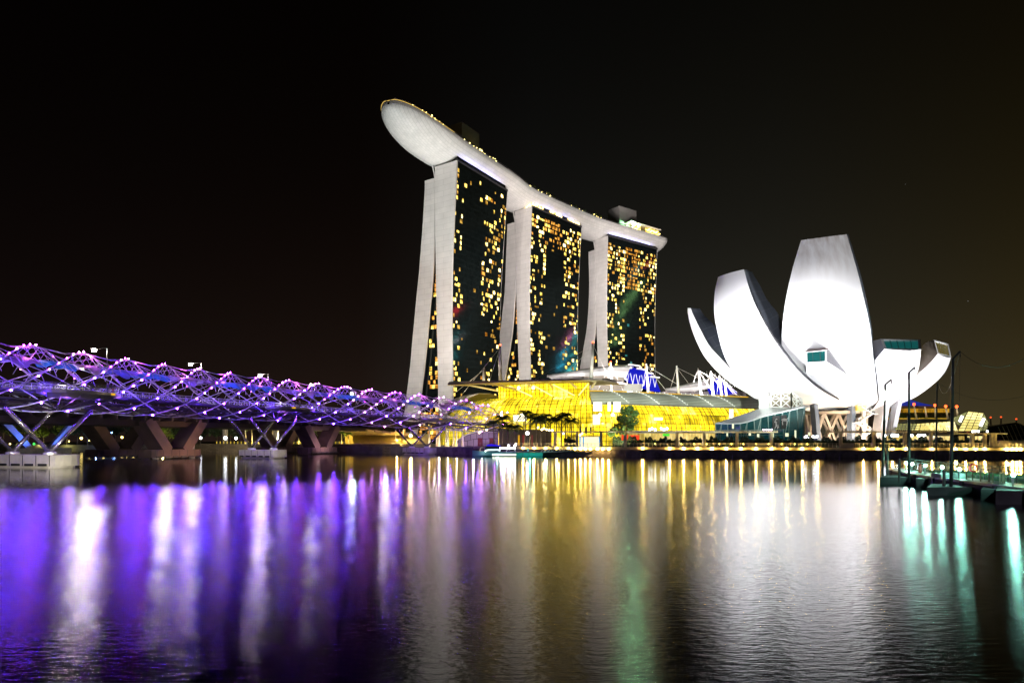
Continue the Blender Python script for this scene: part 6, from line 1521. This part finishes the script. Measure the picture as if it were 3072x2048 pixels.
ponton(2638, 2748, 1451, 1430, 4.0, ''); ponton(2748, 2790, 1462, 1434, 4, ''); ponton(2780, 2942, 1485, 1460, 4.5, ''); ponton(2942, 2990, 1500, 1466, 5, ''); ponton(2986, 3200, 1512, 1470, 6, '')
q = MB(); q.box(PX(2815, 58), 57.6, 1.15, PX(2860, 58), 59, 1.5); q.box(PX(2868, 57), 56.5, 1.15, PX(2888, 57), 58.5, 1.6); q.build('landing_step', mat('pale_step', (.22, .25, .25), .5), jet)
# railing on the far edge
W2 = [p + w * 1.0 for p in E0]; q = MB()
for z in (1.45, 1.75, 2.05, 2.35): q.tube([p + V(0, 0, z) for p in W2], .025, 4, False)
for p in cat(W2, 34): q.tube([p + V(0, 0, 1.15), p + V(0, 0, 2.4)], .035, 4, False)
q.build('railing', mat('dull_railing', (.07, .075, .07), .6), jet)
# poles, each standing in its own pontoon
poles = [((2647, 1412, 68), (2656, 1152, 68), (2674, 1137, 68), 'black pole with a bent arm at the outer tip of the jetty'), ((2727, 1430, 62), (2727, 1116, 62), (2745, 1100, 62), 'black pole with a bent arm, second along the jetty, before the low museum petals'),
         ((2808, 1386, 96), (2811, 1157, 96), (2814, 1146, 96), 'black pole with a short arm standing beyond the jetty railing'), ((2853, 1452, 53), (2859, 1075, 53), (2880, 1053, 53), 'tallest black pole with a bent arm rising past the outermost petal')]
tops = []
for a, b_, c, lb in poles:
    t_ = thing('net_pole', lb, 'pole', P(*a), 'black poles of the jetty'); A_, B_, C_ = P(*a), P(*b_), P(*c); A_.z = min(A_.z, .4)
    mid = A_.lerp(B_, .62); MB().tube([A_, mid], .13, 8).build('pole', black_pole, t_, smooth=True); MB().tube([mid, B_], .10, 8).build('upper_pole', black_pole, t_, smooth=True); MB().tube([B_, C_], .08, 6).build('arm', black_pole, t_)
    MB().tube([C_, C_ + V(.02, 0, -.5)], .04, 4).build('pulley', dark_paint, t_); MB().tube([C_ + V(0, 0, -.5), V(C_.x - .15, C_.y, 1.6)], .012, 3).build('halyard', dark_paint, t_); tops.append(C_)
for i, (x, y0, y1, d) in enumerate(((2662, 1340, 1406, 70), (2698, 1376, 1428, 62), (2832, 1408, 1452, 53.5))):
    A_, B_ = P(x, y1, d), P(x, y0, d); A_.z = .4; single(MB().tube([A_, B_], .16, 8), 'mooring_post', black_pole, ('slim tall', 'thick', 'short')[i] + ' dark green mooring post ' + ('beside the outermost black pole', 'between the first two black poles', 'beside the tallest black pole'), 'mooring post', 'mooring posts of the jetty', loc=A_) if False else tag(MB().tube([A_, B_], .12, 8).build('mooring_post', black_pole, None), ('slim tall', 'thick', 'short')[i] + ' dark green mooring post ' + ('beside the outermost black pole', 'between the first two black poles', 'beside the tallest black pole')[i], 'mooring post', 'mooring posts of the jetty')
for i, (s_, e_, sag) in enumerate(((tops[3], P(3140, 1020, 45), 1.6), (tops[3], tops[2], 2.5), (tops[2], P(3150, 1160, 70), 2.0), (tops[0], tops[1], 2.8))):
    pts = [s_.lerp(e_, u / 14) + V(0, 0, -4 * sag * u / 14 * (1 - u / 14)) for u in range(15)]
    tag(MB().tube(pts, .018, 3).build('net_rope', dark_paint, None), ('thin rope sagging from the tallest pole out of the frame', 'thin rope sagging between the tallest pole and the pole beyond the railing', 'thin rope running out of the frame from the pole beyond the railing', 'thin rope sagging between the first two poles')[i], 'rope')
tlm = glow('teal_bollard_light', (0.36, 1.0, 0.76), 700); bz = [(427, 312, 440, 72), (530, 330, 440, 69), (742, 352, 475, 63.5), (1015, 380, 500, 59), (1243, 312, 440, 78), (1297, 415, 515, 56), (2085, 330, 445, 74), (2180, 505, 690, 46.5)]
for i, (x, y, yb, d) in enumerate(bz):
    p = z6(x, y, d); base = V(p.x - .05, p.y, 1.15 if i not in (4, 6) else .9); t_ = thing('bollard_lamp', ORD[i] + ' teal-white bollard lamp along the jetty, counted from its outer tip', 'bollard lamp', base, 'bollard lamps on the jetty')
    MB().lathe(base, [(.05, 0), (.11, p.z - base.z - .1)], 7).build('post', mat('teal_post_%d' % i, (.45, .55, .52), .5), t_); MB().ball(p, .12 if d > 50 else .12, 8, 5).build('lamp_glass', tlm, t_)
gr = MB(); gr.prism([(PX(2700, 90), 90), (PX(2800, 66), 66), (PX(2940, 54.5), 54.5), (PX(3300, 44), 44), (PX(3300, 72), 72), (PX(3072, 74), 74), (PX(2860, 86), 86)], -.2, .5)
tag(gr.build('floating_deck', mat('green_turf_deck', (.01, .16, .03), .8, var=.3)), 'bright green floating deck behind the jetty railing', 'floating deck')
q = MB()
for x, y0, y1, d in ((1780, 455, 650, 52), (1845, 460, 655, 51), (1960, 460, 660, 50), (2000, 465, 660, 50), (2030, 470, 665, 50), (1640, 430, 660, 52.5), (1510, 470, 620, 54), (1410, 450, 590, 55)): q.tube([z6(x, y0, d), z6(x, y1, d)], .06, 5)
tag(q.build('gate_frame', mat('ochre_gate', (.20, .17, .09), .5)), 'ochre upright bars of the jetty gate', 'gate')
lr = MB(); c_ = z6(1525, 390, 56)
lr.tube([c_ + V(.32 * math.cos(a), 0, .32 * math.sin(a)) for a in [2 * math.pi * i / 18 for i in range(19)]], .08, 6); single(lr, 'lifebuoy', mat('red_lifebuoy', (.35, .03, .03), .6), 'red lifebuoy hung on the jetty railing', 'lifebuoy', loc=c_)
ex = MB(); c_ = z6(655, 395, 66); ex.lathe(c_ + V(0, 0, -.5), [(.14, 0), (.16, .1), (.16, .8), (.06, .95)], 8); single(ex, 'fire_extinguisher', mat('red_extinguisher', (.4, .05, .03), .5), 'red extinguisher on the jetty railing between two lamps', 'extinguisher', loc=c_)
for x, d in ((2760, 64), (2860, 58), (3000, 50)): lamp((PX(x, d) + .6, d, 2.4), 6, (.45, 1.0, .8), .15)
# ================================================================== lit office towers across the bay, mirrored in the hotel glass
def mirror_tower(tw, px, py, dist, w, h, panels, label):
    fac = [c for c in tw.children if c.name.startswith('glass_facade')][0]; off = Vector(tw.location); best = None
    for pg_ in fac.data.polygons:
        c = pg_.center + off
        if c.y < 5: continue
        e2 = (c.x / c.y * F + CX - px) ** 2 + (YH - (c.z - HC) / c.y * F - py) ** 2
        nn = pg_.normal.copy(); v = (c - Vector((0, 0, HC))).normalized()
        if nn.dot(v) > 0: nn = -nn
        if abs(nn.z) > .5 or nn.x < 0.2: continue
        if best is None or e2 < best[0]: best = (e2, c, nn, v)
    _, c, nn, v = best; r = v - 2 * v.dot(nn) * nn; ctr = c + r * dist
    t_ = thing('office_tower', label, 'office tower', (ctr.x, ctr.y, 0)); f_ = Vector((-r.x, -r.y, 0)).normalized(); sd = Vector((f_.y, -f_.x, 0))
    b = MB(); b.obox((ctr.x - f_.x * 20, ctr.y - f_.y * 20, (ctr.z + h) / 2), sd * w * .6, f_ * 18, (0, 0, (ctr.z + h) / 2)); b.build('body', dark_glass, t_)
    for u0, u1, v0, v1, m in panels:
        q = MB(); A_ = ctr + sd * (u0 - .5) * w + V(0, 0, (v0 - .5) * h); B_ = ctr + sd * (u1 - .5) * w + V(0, 0, (v1 - .5) * h)
        q.obox((A_ + B_) / 2, sd * (u1 - u0) * w / 2, f_ * .5, (0, 0, (v1 - v0) * h / 2)); q.build('lit_screen', m, t_)
def blot(name, c, s, sc_, thr):
    m = bpy.data.materials.new(name); o = use(m); e = nd('ShaderNodeEmission'); t = nd('ShaderNodeTexCoord'); n = nd('ShaderNodeTexVoronoi'); n.inputs['Scale'].default_value = sc_
    lk(t.outputs['Object'], n.inputs['Vector']); sp_ = nd('ShaderNodeSeparateColor'); lk(n.outputs['Color'], sp_.inputs[0]); e.inputs[0].default_value = tuple(c) + (1,)
    lk(mth('MULTIPLY', mth('POWER', sp_.outputs[0], thr), s), e.inputs[1]); lk(e.outputs[0], o.inputs[0]); return m
tws = sorted([o for o in sc.objects if o.name.startswith('hotel_tower')], key=lambda o: o.location.y)
b_t, b_c, b_p, b_r, b_g, b_w = blot('teal_windows', (.12, .8, .8), 16, .16, 8), blot('cyan_screen', (.05, .6, .9), 22, .2, 2.5), blot('pink_screen', (1, .25, .55), 34, .2, 2.5), blot('red_sign', (1, .02, .05), 12, .3, 1), blot('green_windows', (.4, .9, .3), 13, .18, 7), blot('white_sign', (.95, .95, 1), 13, .25, 1)
mirror_tower(tws[0], 1400, 1090, 900, 70, 170, [(0, .45, .80, .85, b_w), (.5, .7, .88, .93, b_r), (.0, .9, .45, .72, b_t), (0, .8, .05, .42, b_t), (.65, .95, .66, .69, b_w)], 'office tower with a white and red sign, mirrored in the first hotel tower')
mirror_tower(tws[1], 1708, 1050, 900, 34, 84, [(.1, .9, .86, .94, b_p), (.1, .95, .66, .82, b_p), (.0, .9, .1, .6, b_c)], 'office tower across the bay with pink and cyan screens, mirrored in the middle hotel tower')
mirror_tower(tws[2], 1885, 1010, 900, 40, 130, [(.1, .45, .7, .92, b_t), (.3, .8, .1, .6, b_g), (.75, .98, .82, .9, b_r)], 'office tower across the bay with green windows, mirrored in the last hotel tower')
